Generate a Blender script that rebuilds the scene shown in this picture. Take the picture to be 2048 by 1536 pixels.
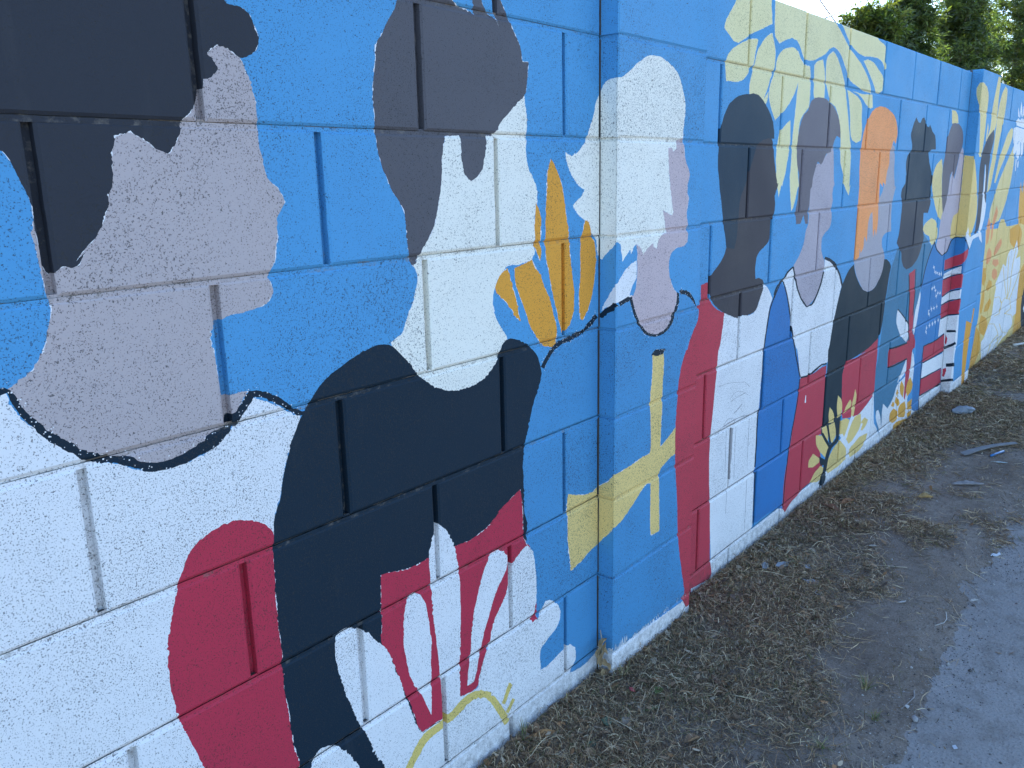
import bpy, math, random
import numpy as np
from mathutils import Vector, Matrix, noise
from mathutils.geometry import delaunay_2d_cdt

for _o in list(bpy.data.objects):
    bpy.data.objects.remove(_o)
SC = bpy.context.scene
COL = SC.collection

# ------------------------------------------------------------------ camera
cd = bpy.data.cameras.new('camera')
cam = bpy.data.objects.new('camera', cd)
COL.objects.link(cam)
_R = Vector((0.632898, -0.773973, -0.020131))
_U = Vector((0.195452, 0.134560, 0.971438))
_F = Vector((0.749159, 0.618756, -0.236437))
_m = Matrix((_R, _U, -_F)).transposed().to_4x4()
_m.translation = Vector((-0.63102, -1.04403, 1.14024))
cam.matrix_world = _m
cd.sensor_width = 36.0
cd.lens = 36.0 * 1683.733 / 2048.0
cd.clip_start = 0.02
cd.clip_end = 2000.0
SC.camera = cam

# ------------------------------------------------------------------ sky, sun, exposure
SUN_DIR = Vector((0.87, 0.33, 0.41)).normalized()      # from the place towards the sun: behind the wall
SUN_EL = math.asin(SUN_DIR.z)
SUN_AZ = math.atan2(SUN_DIR.x, SUN_DIR.y)
world = bpy.data.worlds.new('World')
SC.world = world
world.use_nodes = True
wn, wl = world.node_tree.nodes, world.node_tree.links
wn.clear()
w_out = wn.new('ShaderNodeOutputWorld')
w_bg = wn.new('ShaderNodeBackground')
w_sky = wn.new('ShaderNodeTexSky')
w_sky.sky_type = 'NISHITA'
w_sky.sun_disc = False
w_sky.sun_elevation = SUN_EL
w_sky.sun_rotation = SUN_AZ
w_sky.dust_density = 0.15
w_sky.ozone_density = 5.0
w_bg.inputs['Strength'].default_value = 0.15
# thin high cloud over the whole sky
w_tc = wn.new('ShaderNodeTexCoord')
w_map = wn.new('ShaderNodeMapping')
w_map.inputs['Scale'].default_value = (2.2, 2.2, 6.5)
w_n = wn.new('ShaderNodeTexNoise')
w_n.inputs['Scale'].default_value = 2.6
w_n.inputs['Detail'].default_value = 7.0
w_n.inputs['Distortion'].default_value = 0.5
w_r = wn.new('ShaderNodeValToRGB')
w_r.color_ramp.elements[0].position = 0.53
w_r.color_ramp.elements[0].color = (0, 0, 0, 1)
w_r.color_ramp.elements[1].position = 0.76
w_r.color_ramp.elements[1].color = (0.75, 0.75, 0.75, 1)
w_mix = wn.new('ShaderNodeMix')
w_mix.data_type = 'RGBA'
w_bw = wn.new('ShaderNodeRGBToBW')
w_mul = wn.new('ShaderNodeMath')
w_mul.operation = 'MULTIPLY_ADD'
w_mul.inputs[1].default_value = 1.5
w_mul.inputs[2].default_value = 1.0
wl.new(w_tc.outputs['Generated'], w_map.inputs['Vector'])
wl.new(w_map.outputs['Vector'], w_n.inputs['Vector'])
wl.new(w_n.outputs['Fac'], w_r.inputs['Fac'])
wl.new(w_r.outputs['Color'], w_mix.inputs['Factor'])
wl.new(w_sky.outputs['Color'], w_bw.inputs['Color'])
wl.new(w_bw.outputs['Val'], w_mul.inputs[0])
wl.new(w_sky.outputs['Color'], w_mix.inputs['A'])
wl.new(w_mul.outputs['Value'], w_mix.inputs['B'])
wl.new(w_mix.outputs['Result'], w_bg.inputs['Color'])
wl.new(w_bg.outputs['Background'], w_out.inputs['Surface'])

sd = bpy.data.lights.new('sun', 'SUN')
sd.energy = 4.0
sd.angle = math.radians(0.53)
sd.color = (1.0, 0.94, 0.85)
sun = bpy.data.objects.new('sun', sd)
COL.objects.link(sun)
sun.location = (6, 8, 8)
sun.rotation_euler = SUN_DIR.to_track_quat('Z', 'Y').to_euler()

SC.view_settings.view_transform = 'Standard'
SC.view_settings.look = 'None'
SC.view_settings.gamma = 1.0
SC.view_settings.exposure = 1.88
SC.view_settings.use_curve_mapping = False
SC.cycles.max_bounces = 8
SC.cycles.transparent_max_bounces = 12

rng = random.Random(11)
NR = np.random.default_rng(7)

# ------------------------------------------------------------------ helpers
def obj(name, me, parent=None, mat=None):
    o = bpy.data.objects.new(name, me)
    COL.objects.link(o)
    if parent is not None:
        o.parent = parent
    if mat is not None and me is not None:
        me.materials.append(mat)
    return o

def tag(o, label=None, cat=None, group=None, kind=None):
    if label: o['label'] = label
    if cat: o['category'] = cat
    if group: o['group'] = group
    if kind: o['kind'] = kind
    return o

def mesh(name, V, F, paint=None, smooth=False):
    me = bpy.data.meshes.new(name)
    me.from_pydata([tuple(map(float, v)) for v in V], [], [tuple(map(int, f)) for f in F])
    if paint is not None:
        a = me.attributes.new('paint', 'FLOAT_COLOR', 'FACE')
        buf = np.ones((len(F), 4), np.float32)
        buf[:, :3] = paint
        a.data.foreach_set('color', buf.ravel())
    if smooth:
        me.polygons.foreach_set('use_smooth', np.ones(len(F), bool))
    me.update()
    return me

def fast_mesh(name, V, F, paint=None, smooth=False):
    """V (n,3) array, F (m,k) array of equal-sided faces."""
    V = np.asarray(V, np.float32); F = np.asarray(F, np.int32)
    me = bpy.data.meshes.new(name)
    k = F.shape[1]
    me.vertices.add(len(V)); me.vertices.foreach_set('co', V.ravel())
    me.loops.add(F.size); me.loops.foreach_set('vertex_index', F.ravel())
    me.polygons.add(len(F))
    me.polygons.foreach_set('loop_start', np.arange(0, F.size, k, dtype=np.int32))
    me.polygons.foreach_set('loop_total', np.full(len(F), k, np.int32))
    if smooth:
        me.polygons.foreach_set('use_smooth', np.ones(len(F), bool))
    if paint is not None:
        a = me.attributes.new('paint', 'FLOAT_COLOR', 'FACE')
        buf = np.ones((len(F), 4), np.float32); buf[:, :3] = paint
        a.data.foreach_set('color', buf.ravel())
    me.update(); me.validate()
    return me

def value_noise(x, y, seed=0, octaves=3):
    """smooth 2-D noise in -1..1 for numpy arrays"""
    x = np.asarray(x, float); y = np.asarray(y, float)
    tot = np.zeros(np.broadcast(x, y).shape); amp = 1.0; norm = 0.0
    for o in range(octaves):
        xi = np.floor(x).astype(np.int64); yi = np.floor(y).astype(np.int64)
        fx = x - xi; fy = y - yi
        fx = fx * fx * (3 - 2 * fx); fy = fy * fy * (3 - 2 * fy)
        def h(a, b):
            n = (a * 374761393 + b * 668265263 + (seed + o * 17) * 1442695041) & 0x7fffffff
            n = ((n ^ (n >> 13)) * 1274126177) & 0x7fffffff
            n = n ^ (n >> 16)
            return (n & 0xffff) / 32767.5 - 1.0
        v = (h(xi, yi) * (1 - fx) + h(xi + 1, yi) * fx) * (1 - fy) + (h(xi, yi + 1) * (1 - fx) + h(xi + 1, yi + 1) * fx) * fy
        tot += v * amp; norm += amp; amp *= 0.5; x = x * 2.03 + 5.1; y = y * 2.03 + 9.7
    return tot / norm

class NT:
    """small node-tree writer"""
    def __init__(self, name):
        self.m = bpy.data.materials.new(name); self.m.use_nodes = True
        self.t = self.m.node_tree; self.n = self.t.nodes; self.n.clear()
        self.out = self.n.new('ShaderNodeOutputMaterial')
        self.b = self.n.new('ShaderNodeBsdfPrincipled')
        self.l(self.b.outputs['BSDF'], self.out.inputs['Surface'])
    def l(self, a, b): self.t.links.new(a, b)
    def put(self, sock, v):
        if hasattr(v, 'is_output'): self.l(v, sock)
        else: sock.default_value = v
    def pos(self): return self.n.new('ShaderNodeNewGeometry').outputs['Position']
    def attr(self, name):
        a = self.n.new('ShaderNodeAttribute'); a.attribute_name = name; return a.outputs['Color']
    def rand(self): return self.n.new('ShaderNodeObjectInfo').outputs['Random']
    def noise(self, vec, scale, detail=2.0, rough=0.5, dist=0.0, out='Fac'):
        t = self.n.new('ShaderNodeTexNoise'); self.put(t.inputs['Vector'], vec)
        t.inputs['Scale'].default_value = scale; t.inputs['Detail'].default_value = detail
        t.inputs['Roughness'].default_value = rough; t.inputs['Distortion'].default_value = dist
        return t.outputs[out]
    def voro(self, vec, scale, out='Distance', rand=1.0):
        t = self.n.new('ShaderNodeTexVoronoi'); self.put(t.inputs['Vector'], vec)
        t.inputs['Scale'].default_value = scale; t.inputs['Randomness'].default_value = rand
        return t.outputs[out]
    def math(self, op, a, b=0.0, clamp=False):
        t = self.n.new('ShaderNodeMath'); t.operation = op; t.use_clamp = clamp
        self.put(t.inputs[0], a); self.put(t.inputs[1], b); return t.outputs[0]
    def ramp(self, f, p0, p1, v0=0.0, v1=1.0):
        t = self.n.new('ShaderNodeMapRange'); t.clamp = True
        self.put(t.inputs['Value'], f); self.put(t.inputs['From Min'], p0); self.put(t.inputs['From Max'], p1)
        self.put(t.inputs['To Min'], v0); self.put(t.inputs['To Max'], v1); return t.outputs['Result']
    def mix(self, f, a, b, mode='MIX'):
        t = self.n.new('ShaderNodeMix'); t.data_type = 'RGBA'; t.blend_type = mode
        self.put(t.inputs['Factor'], f); self.put(t.inputs['A'], a); self.put(t.inputs['B'], b)
        return t.outputs['Result']
    def sep(self, v):
        t = self.n.new('ShaderNodeSeparateXYZ'); self.l(v, t.inputs[0]); return t.outputs
    def vadd(self, a, b):
        t = self.n.new('ShaderNodeVectorMath'); t.operation = 'ADD'; self.put(t.inputs[0], a); self.put(t.inputs[1], b); return t.outputs[0]
    def vmul(self, a, b):
        t = self.n.new('ShaderNodeVectorMath'); t.operation = 'MULTIPLY'; self.put(t.inputs[0], a); self.put(t.inputs[1], b); return t.outputs[0]
    def bump(self, h, dist, strength=1.0, normal=None):
        t = self.n.new('ShaderNodeBump'); self.put(t.inputs['Height'], h)
        t.inputs['Distance'].default_value = dist; t.inputs['Strength'].default_value = strength
        if normal is not None: self.l(normal, t.inputs['Normal'])
        return t.outputs['Normal']
    def set(self, **k):
        for a, v in k.items(): self.put(self.b.inputs[a.replace('_', ' ')], v)
        return self.m

def g(v): return (v, v, v, 1.0)

# ------------------------------------------------------------------ materials
def paint_material(name, pore_lo, mortar=False):
    t = NT(name)
    p = t.pos(); col = t.attr('paint')
    rnd = t.rand()
    lum = t.n.new('ShaderNodeRGBToBW'); t.l(col, lum.inputs[0])
    # density of open pores wanders over the wall and from block to block
    dens = t.noise(p, 7.0, 3.0, 0.6)
    dens = t.math('ADD', dens, t.math('MULTIPLY', t.math('SUBTRACT', rnd, 0.5), 0.30))
    thr = t.ramp(dens, 0.28, 0.72, pore_lo + 0.060, pore_lo)
    fine = t.noise(p, 460.0, 2.0, 0.65)
    coarse = t.noise(p, 215.0, 2.0, 0.6)
    pore = t.math('MAXIMUM', t.ramp(fine, thr, t.math('ADD', thr, 0.045)),
                  t.ramp(coarse, t.math('ADD', thr, 0.055), t.math('ADD', thr, 0.095)))
    # roller unevenness and faint fading
    var = t.noise(p, 3.2, 4.0, 0.6)
    c = t.mix(t.ramp(var, 0.3, 0.7, 0.0, 0.16), col, t.mix(1.0, col, (1.25, 1.2, 1.12, 1), 'MULTIPLY'))
    # dust and grey wear in soft streaks
    st = t.noise(t.vmul(p, (9.0, 9.0, 1.6)), 2.2, 4.0, 0.65)
    c = t.mix(t.ramp(st, 0.60, 0.85, 0.0, 0.10 if not mortar else 0.22), c, (0.20, 0.185, 0.17, 1))
    # soil splashed on the foot of the wall, with contact shade painted in
    z = t.sep(p)[2]
    splash_contact = t.math('MULTIPLY', t.ramp(z, -0.062, 0.055, 1.0, 0.0), t.ramp(t.noise(p, 48.0, 5.0, 0.75), 0.40, 0.62))
    c = t.mix(t.math('MULTIPLY', splash_contact, 0.62), c, (0.09, 0.075, 0.06, 1))
    hole = t.mix(0.22, (0.04, 0.038, 0.036, 1), col)
    c = t.mix(t.math('MULTIPLY', pore, 0.93), c, hole)
    if mortar:
        gr = t.noise(p, 45.0, 4.0, 0.7)
        c = t.mix(t.ramp(gr, 0.54, 0.68, 0.0, 0.5), c, (0.21, 0.185, 0.155, 1))
    h = t.math('ADD', t.math('MULTIPLY', t.noise(p, 380.0, 3.0, 0.65), 0.9), t.math('MULTIPLY', t.noise(p, 130.0, 2.0, 0.5), 0.35))
    h = t.math('SUBTRACT', h, t.math('MULTIPLY', pore, 0.9))
    nrm = t.bump(t.math('MULTIPLY', h, t.ramp(dens, 0.3, 0.7, 0.55, 1.15)), 0.0014, 0.5)
    t.set(Base_Color=c, Roughness=t.ramp(var, 0.3, 0.7, 0.55, 0.75), Normal=nrm)
    t.b.inputs['Specular IOR Level'].default_value = 0.16
    return t.m

M_PAINT = paint_material('painted_block', 0.562)
M_MORTAR = paint_material('painted_mortar', 0.562, True)

def mat_ground():
    t = NT('dry_soil'); p = t.pos()
    a = t.noise(p, 2.3, 5.0, 0.6); b = t.noise(p, 38.0, 4.0, 0.65); f = t.noise(p, 230.0, 4.0, 0.75)
    c = t.mix(t.ramp(a, 0.35, 0.68), (0.20, 0.155, 0.118, 1), (0.32, 0.262, 0.21, 1))
    c = t.mix(t.ramp(b, 0.45, 0.75, 0.0, 0.6), c, (0.11, 0.085, 0.066, 1))
    c = t.mix(t.ramp(f, 0.56, 0.68, 0.0, 0.75), c, (0.36, 0.32, 0.28, 1))
    c = t.mix(t.ramp(f, 0.45, 0.33, 0.0, 0.75), c, (0.045, 0.037, 0.03, 1))
    h = t.math('ADD', t.math('MULTIPLY', f, 0.5), b)
    t.b.inputs['Specular IOR Level'].default_value = 0.03
    return t.set(Base_Color=c, Roughness=1.0, Normal=t.bump(h, 0.008, 1.0))

def mat_asphalt():
    t = NT('worn_asphalt'); p = t.pos()
    a = t.noise(p, 1.7, 5.0, 0.6); f = t.noise(p, 200.0, 3.0, 0.75); s = t.voro(p, 105.0)
    c = t.mix(t.ramp(a, 0.3, 0.7), (0.29, 0.262, 0.235, 1), (0.36, 0.33, 0.30, 1))
    c = t.mix(t.ramp(f, 0.53, 0.70, 0.0, 0.7), c, (0.10, 0.095, 0.09, 1))
    c = t.mix(t.ramp(s, 0.30, 0.14, 0.0, 0.35), c, (0.36, 0.35, 0.33, 1))
    d = t.noise(p, 14.0, 5.0, 0.65)
    c = t.mix(t.ramp(d, 0.48, 0.70, 0.0, 0.6), c, (0.16, 0.135, 0.11, 1))
    h = t.math('ADD', f, t.math('MULTIPLY', s, 0.7))
    t.b.inputs['Specular IOR Level'].default_value = 0.04
    return t.set(Base_Color=c, Roughness=1.0, Normal=t.bump(h, 0.004, 0.9))

def mat_tint(name, rough=0.8, trans=0.0, gloss=None):
    t = NT(name); p = t.pos(); c = t.attr('paint')
    v = t.noise(p, 90.0, 3.0, 0.6)
    c = t.mix(t.ramp(v, 0.3, 0.7, 0.0, 0.35), c, t.mix(1.0, c, (0.55, 0.5, 0.45, 1), 'MULTIPLY'))
    t.set(Base_Color=c, Roughness=rough)
    if gloss is not None: t.b.inputs['Specular IOR Level'].default_value = gloss
    if trans > 0:
        tr = t.n.new('ShaderNodeBsdfTranslucent'); t.l(t.mix(1.0, c, (1.5, 1.7, 0.6, 1), 'MULTIPLY'), tr.inputs['Color'])
        mx = t.n.new('ShaderNodeMixShader'); mx.inputs[0].default_value = trans
        t.l(t.b.outputs[0], mx.inputs[1]); t.l(tr.outputs[0], mx.inputs[2]); t.l(mx.outputs[0], t.out.inputs['Surface'])
    return t.m

def mat_flat(name, c0, c1, scale=60.0, rough=0.7, bump=0.0, spec=0.4):
    t = NT(name); p = t.pos()
    v = t.noise(p, scale, 4.0, 0.6)
    t.set(Base_Color=t.mix(t.ramp(v, 0.3, 0.7), (*c0, 1), (*c1, 1)), Roughness=rough)
    t.b.inputs['Specular IOR Level'].default_value = spec
    if bump: t.l(t.bump(v, bump, 0.8), t.b.inputs['Normal'])
    return t.m

def mat_glass(name, tint):
    t = NT(name); p = t.pos()
    t.set(Base_Color=(*tint, 1), Roughness=0.5, Normal=t.bump(t.noise(p, 80.0, 3.0), 0.003, 0.6))
    t.b.inputs['Transmission Weight'].default_value = 0.35; t.b.inputs['Specular IOR Level'].default_value = 0.25
    t.b.inputs['IOR'].default_value = 1.45
    return t.m

M_SOIL = mat_ground(); M_ASPH = mat_asphalt()
M_GRASS = mat_tint('dead_grass', 0.8, 0.10, 0.15)
M_LITTER = mat_tint('leaf_litter', 0.8, 0.0, 0.15)
M_LEAF = mat_tint('tree_leaf', 0.32, 0.5, 0.7)
M_BARK = mat_flat('tree_bark', (0.10, 0.075, 0.055), (0.17, 0.13, 0.10), 30.0, 0.9, 0.01)

# ------------------------------------------------------------------ the mural, in wall millimetres
MURAL = {
 'A': [
  ('G1~','5 1283 6 1292 7 1300 8 1309 20 1313 31 1318 42 1322 47 1320 52 1318 57 1315 62 1313 67 1311 71 1308 75 1302 77 1294 80 1287 82 1281 85 1274 87 1268 88 1260 89 1253 90 1245 90 1237 91 1228 91 1219 91 1212 90 1205 90 1198 91 1190 92 1182 94 1175 95 1166 97 1157 99 1149 103 1144 109 1139 114 1135 118 1130 122 1124 125 1120 125 1113 121 1108 116 1102 112 1097 109 1092 109 1086 109 1079 109 1074 109 1068 108 1063 106 1057 105 1051 103 1046 102 1040 101 1035 100 1030 99 1031 96 1026 92 1021 90 1017 86 1010 88 1005 91 1001 92 996 92 991 92 987 90 982 86 978 82 975 78 972 73 970 66 969 57 967 47 966 38 965 28 965 20 964 14 963 9 961 3 959 -3 956 -8 953 -13 947 -13 942 -14 936 -13 930 -12 922 -11 913 -10 903 -9 894 -9 885 -8 876 -5 867 -2 858 1 850 7 850 12 851 18 851 24 851 29 851 35 851 27 842 19 832 12 824 9 820 6 815 3 812 -9 805 -25 798 -40 792 -53 787 -66 783 -80 781 -94 779 -109 779 -123 781 -136 787 -148 795 -160 802 -173 808 -187 814 -200 820 -213 830 -225 840 -237 852 -247 865 -257 880 -265 892 -269 900 -272 908 -274 917 -269 919 -264 922 -258 926 -253 929 -248 933 -243 937 -240 941 -237 945 -234 950 -231 954 -229 960 -226 965 -224 970 -223 975 -221 980 -219 985 -217 991 -216 996 -215 1002 -215 1008 -215 1014 -216 1019 -217 1025 -218 1030 -218 1037 -219 1045 -219 1052 -220 1059 -221 1065 -221 1072 -222 1082 -222 1093 -219 1103 -125 1219'),
  ('W','-337 903 -318 906 -299 910 -284 913 -280 913 -276 913 -276 909 -276 905 -275 900 -272 893 -267 884 -262 875 -255 866 -246 857 -237 848 -226 836 -213 824 -201 814 -192 809 -183 806 -173 802 -160 794 -145 784 -129 777 -109 774 -88 772 -68 772 -51 775 -34 781 -19 787 -11 792 -3 798 4 804 11 809 17 814 23 819 29 826 36 833 42 840 48 837 53 835 59 832 65 829 70 826 76 823 84 818 93 811 101 805 108 801 115 798 122 794 120 788 117 782 114 777 110 769 104 760 99 750 94 739 89 726 84 713 80 700 76 687 73 675 70 669 66 662 63 655 59 639 56 618 56 599 62 582 72 564 79 547 177 40 -429 428 -369 806'),
  ('H1~','-262 1382 35 1434 43 1413 50 1392 56 1376 59 1373 63 1371 70 1370 79 1370 86 1369 89 1366 92 1363 94 1360 97 1355 99 1350 101 1346 103 1340 104 1335 103 1331 103 1326 101 1322 98 1318 94 1315 90 1312 85 1309 79 1307 74 1306 69 1307 65 1309 61 1312 56 1314 52 1316 47 1318 42 1320 34 1316 30 1314 26 1310 22 1307 26 1304 30 1301 33 1296 35 1292 34 1287 30 1283 25 1278 20 1276 15 1274 14 1269 13 1265 11 1261 10 1255 8 1249 6 1243 4 1247 3 1250 2 1254 1 1248 -1 1243 -3 1239 -7 1236 -10 1232 -15 1228 -20 1223 -24 1219 -25 1215 -26 1210 -27 1206 -29 1202 -31 1197 -34 1193 -38 1189 -42 1185 -46 1181 -52 1184 -57 1186 -63 1189 -69 1193 -73 1195 -77 1198 -81 1201 -85 1203 -89 1204 -93 1205 -98 1205 -103 1204 -106 1203 -111 1200 -114 1196 -115 1191 -117 1185 -118 1180 -119 1172 -120 1162 -121 1154 -123 1147 -126 1140 -128 1134 -130 1127 -132 1120 -134 1113 -136 1107 -139 1101 -142 1095 -146 1090 -150 1085 -154 1080 -159 1075 -164 1071 -168 1067 -172 1063 -175 1059 -178 1055 -174 1059 -170 1062 -166 1066 -169 1061 -172 1056 -174 1052 -177 1049 -181 1048 -185 1048 -190 1050 -195 1050 -199 1048 -203 1045 -207 1042 -209 1045 -210 1048 -212 1052 -213 1057 -215 1064 -216 1072 -217 1079 -218 1086 -219 1094 -219 1103 -219 1114 -219 1123 -220 1128 -222 1134 -223 1140 -225 1144 -227 1148 -228 1153 -230 1159 -232 1165 -234 1171 -237 1176 -240 1180 -243 1184 -252 1197 -263 1213 -269 1231'),
  ('K','-276 918 -273 916 -271 913 -268 909 -266 904 -265 899 -263 894 -260 888 -256 882 -252 877 -247 870 -242 863 -236 857 -229 850 -222 844 -215 837 -209 832 -203 826 -196 821 -189 817 -180 812 -172 808 -163 806 -154 804 -146 801 -141 798 -137 793 -132 790 -123 787 -112 784 -102 783 -92 783 -82 784 -72 786 -60 789 -49 793 -39 797 -36 799 -32 802 -28 804 -21 806 -13 807 -6 809 -2 812 2 817 6 821 11 825 16 829 20 833 24 837 28 841 31 845 35 848 38 852 44 850 51 849 57 847 64 844 71 841 77 837 85 832 93 826 100 820 106 815 112 809 117 805 125 802 133 800 127 793 116 795 112 799 107 804 102 808 94 814 84 820 76 826 70 829 65 832 59 835 54 836 49 838 44 839 40 835 36 831 32 828 28 823 23 818 20 814 18 810 16 806 10 805 4 804 1 801 -2 797 -9 792 -18 786 -28 781 -41 778 -55 775 -68 772 -80 771 -93 770 -103 770 -111 771 -118 772 -124 774 -130 776 -135 780 -140 783 -147 787 -156 793 -165 797 -174 801 -184 804 -194 807 -202 812 -209 818 -216 824 -224 830 -231 837 -238 844 -245 853 -251 861 -257 870 -262 877 -266 884 -269 891 -271 896 -273 900 -274 904 -275 909 -276 913 -280 912 -284 911 -294 910 -307 910 -319 910 -318 915 -318 920 -305 920 -292 919 -283 919 -279 920'),
  ('R~','56 617 55 622 53 628 50 633 46 638 42 643 38 646 33 650 28 652 22 655 15 658 8 661 2 663 -5 664 -11 665 -18 665 -24 665 -31 665 -38 664 -46 662 -53 660 -59 657 -64 655 -70 651 -74 648 -79 645 -83 641 -86 636 -89 631 -92 625 -95 619 -98 614 -101 608 -103 602 -106 596 -108 590 -111 582 -114 572 -117 562 -120 553 -123 544 -125 535 -127 528 -129 521 -130 513 -131 504 -131 495 -131 485 -132 473 -132 461 -132 450 -131 440 -130 431 -129 421 -128 412 -126 403 -124 394 -122 384 -118 373 -115 363 -112 351 -108 339 -105 329 -103 321 -101 313 -98 305 -96 296 -92 285 -89 275 -85 257 -79 237 -73 216 71 119 69 148 67 178 65 203 63 220 59 236 56 253 55 274 54 297 53 318 51 334 49 351 48 367 49 382 50 397 51 411 51 423 50 435 50 447 49 464 49 483 49 501 49 520 50 540 51 558 51 572 52 586 52 597 54 604 55 611'),
  ('S2~','686 1293 688 1284 689 1275 691 1266 692 1259 692 1251 693 1244 692 1236 691 1227 691 1219 690 1210 689 1201 689 1193 689 1187 690 1181 691 1174 693 1168 695 1161 698 1155 703 1149 709 1142 714 1135 718 1129 720 1122 722 1116 723 1109 723 1102 722 1096 719 1088 716 1079 715 1072 714 1064 714 1056 715 1047 717 1038 717 1029 713 1021 709 1013 710 1004 711 996 708 990 702 985 697 980 683 980 675 979 665 977 656 976 640 979 625 977 618 973 610 967 604 961 598 954 592 947 588 940 585 934 582 927 581 921 580 914 580 908 581 901 583 893 586 885 590 877 595 869 600 862 605 855 611 849 617 843 620 837 619 820 616 797 612 775 463 738 432 754 402 770 377 788 354 815 334 846 320 868 316 876 326 880 335 884 343 888 347 893 349 899 352 904 356 912 361 921 366 929 369 933 372 938 375 943 378 951 382 962 385 971 386 978 386 985 382 992 377 999 382 1004 387 1009 381 1016 375 1024 369 1031 442 1157 451 1175 459 1194 466 1214 504 1224 542 1234 580 1246 615 1260 650 1277'),
  ('B3','732 745 737 754 743 763 750 771 756 778 763 784 771 789 780 793 791 797 802 799 816 801 832 802 846 803 858 805 869 807 879 810 888 813 897 817 906 821 915 827 925 833 936 838 950 841 959 841 960 6 952 12 949 -3 929 -9 901 -15 871 -16 838 -11 804 -1 773 10 751 24 730 40 709 57 706 103 704 149 702 192 703 228 704 263 701 300 692 343 679 388 669 431 663 477 660 524 661 565 666 598 675 629 686 659 701 690 718 721'),
  ('K2','120 789 125 794 130 799 135 805 140 810 144 815 149 821 155 826 161 831 167 836 173 840 179 843 185 846 194 850 204 854 214 858 223 862 233 866 243 869 253 872 263 874 273 876 282 877 291 877 299 876 306 875 313 873 320 869 327 864 333 857 340 850 348 843 356 835 363 827 369 820 375 812 382 804 393 796 404 787 415 780 424 776 433 772 441 768 452 765 464 762 473 761 482 761 492 761 504 761 518 762 531 763 539 765 548 768 556 772 563 776 570 780 576 785 582 789 586 794 590 799 594 807 598 815 601 820 605 826 609 830 616 834 625 835 635 834 646 831 655 828 664 824 673 820 683 814 693 808 701 801 710 793 718 784 722 776 726 768 729 760 731 752 732 745 730 737 726 727 722 717 718 709 712 700 707 691 702 681 697 669 692 658 687 646 683 635 680 624 676 615 673 606 670 596 668 586 665 576 664 565 664 552 665 539 665 526 666 503 666 477 666 455 669 446 672 438 675 429 674 417 673 403 671 391 667 385 662 379 484 197 427 72 368 -90 37 135 47 159 58 182 65 203 64 219 60 236 56 253 55 274 54 297 53 318 51 334 49 351 48 367 49 382 50 397 51 411 51 423 50 435 50 447 49 464 49 483 49 501 49 520 50 540 51 558 51 571 52 584 52 597 54 612 56 628 58 640 60 645 61 650 63 655 66 661 70 668 73 675 76 687 80 700 84 713 89 726 94 739 99 750 104 760 110 769 114 777 117 783'),
  ('R~','263 472 271 470 280 469 289 467 299 464 310 461 321 459 333 458 345 457 356 457 364 458 372 459 380 460 390 459 400 457 410 456 423 456 438 456 452 456 467 455 482 454 496 454 511 456 525 459 538 461 547 464 556 467 564 471 572 474 579 478 586 482 581 483 592 488 603 493 614 497 627 502 640 506 654 511 656 492 659 473 661 457 661 449 660 442 660 434 660 423 661 409 662 398 665 390 670 382 682 371 688 332 695 278 700 235 701 222 702 210 702 200 701 192 699 185 687 191 675 196 650 200 620 203 593 205 572 205 553 204 537 199 527 187 520 170 514 155 509 144 505 132 497 125 483 124 466 127 450 130 434 130 417 129 405 127 402 119 400 111 392 110 381 111 371 112 361 112 351 112 341 112 335 122 330 131 326 146 321 165 316 184 310 200 303 217 297 233 292 249 288 264 283 279 279 292 274 305 269 317 264 325 258 333 255 341 255 356 257 373 258 390 259 408 260 426 260 442 261 452 262 462'),
  ('H2~','378 1445 411 1450 445 1455 480 1460 485 1451 491 1443 495 1436 501 1432 508 1429 519 1427 532 1425 542 1423 551 1420 550 1428 549 1436 548 1443 547 1448 547 1454 546 1459 556 1460 566 1462 567 1457 568 1451 570 1446 573 1440 577 1435 581 1431 588 1426 597 1423 604 1421 611 1419 613 1412 615 1405 610 1420 606 1434 602 1445 598 1450 603 1456 608 1462 615 1458 622 1453 625 1449 628 1444 631 1440 635 1435 640 1430 645 1424 649 1418 654 1412 659 1405 663 1400 667 1394 671 1389 675 1382 678 1375 680 1368 681 1361 683 1354 692 1354 701 1354 700 1346 699 1338 698 1331 697 1325 696 1319 695 1312 693 1306 690 1299 686 1293 680 1289 672 1284 665 1280 657 1274 648 1267 639 1260 630 1254 621 1247 614 1241 609 1235 604 1229 599 1224 591 1221 583 1218 574 1216 573 1209 572 1202 571 1195 569 1186 566 1177 563 1168 559 1160 553 1153 548 1147 542 1143 535 1140 529 1137 521 1142 516 1147 512 1153 510 1161 508 1168 506 1175 505 1183 504 1191 504 1200 504 1209 503 1217 491 1216 479 1215 466 1214 463 1204 459 1195 456 1185 455 1172 454 1157 453 1142 450 1129 447 1117 443 1105 441 1095 438 1086 435 1076 430 1066 425 1057 419 1048 413 1041 407 1035 401 1029 395 1022 389 1014 383 1007 387 1009 382 1004 376 999 369 1007 368 1013 367 1021 366 1028 365 1034 364 1040 364 1046 363 1056 363 1069 362 1080 360 1087 358 1095 354 1102 349 1110 342 1117 336 1125 332 1133 328 1142 325 1149 322 1154 319 1158 317 1163 314 1171 312 1180 310 1189 308 1197 307 1205 306 1212 306 1220 306 1228 306 1236 306 1244 305 1253 305 1261 305 1270 306 1278 307 1287 308 1295 310 1304 312 1312 314 1321 315 1330 316 1338 317 1344 319 1350 324 1356 330 1363 336 1370 340 1376 344 1382 348 1388 353 1394 358 1400 362 1405 367 1417 373 1431'),
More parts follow.
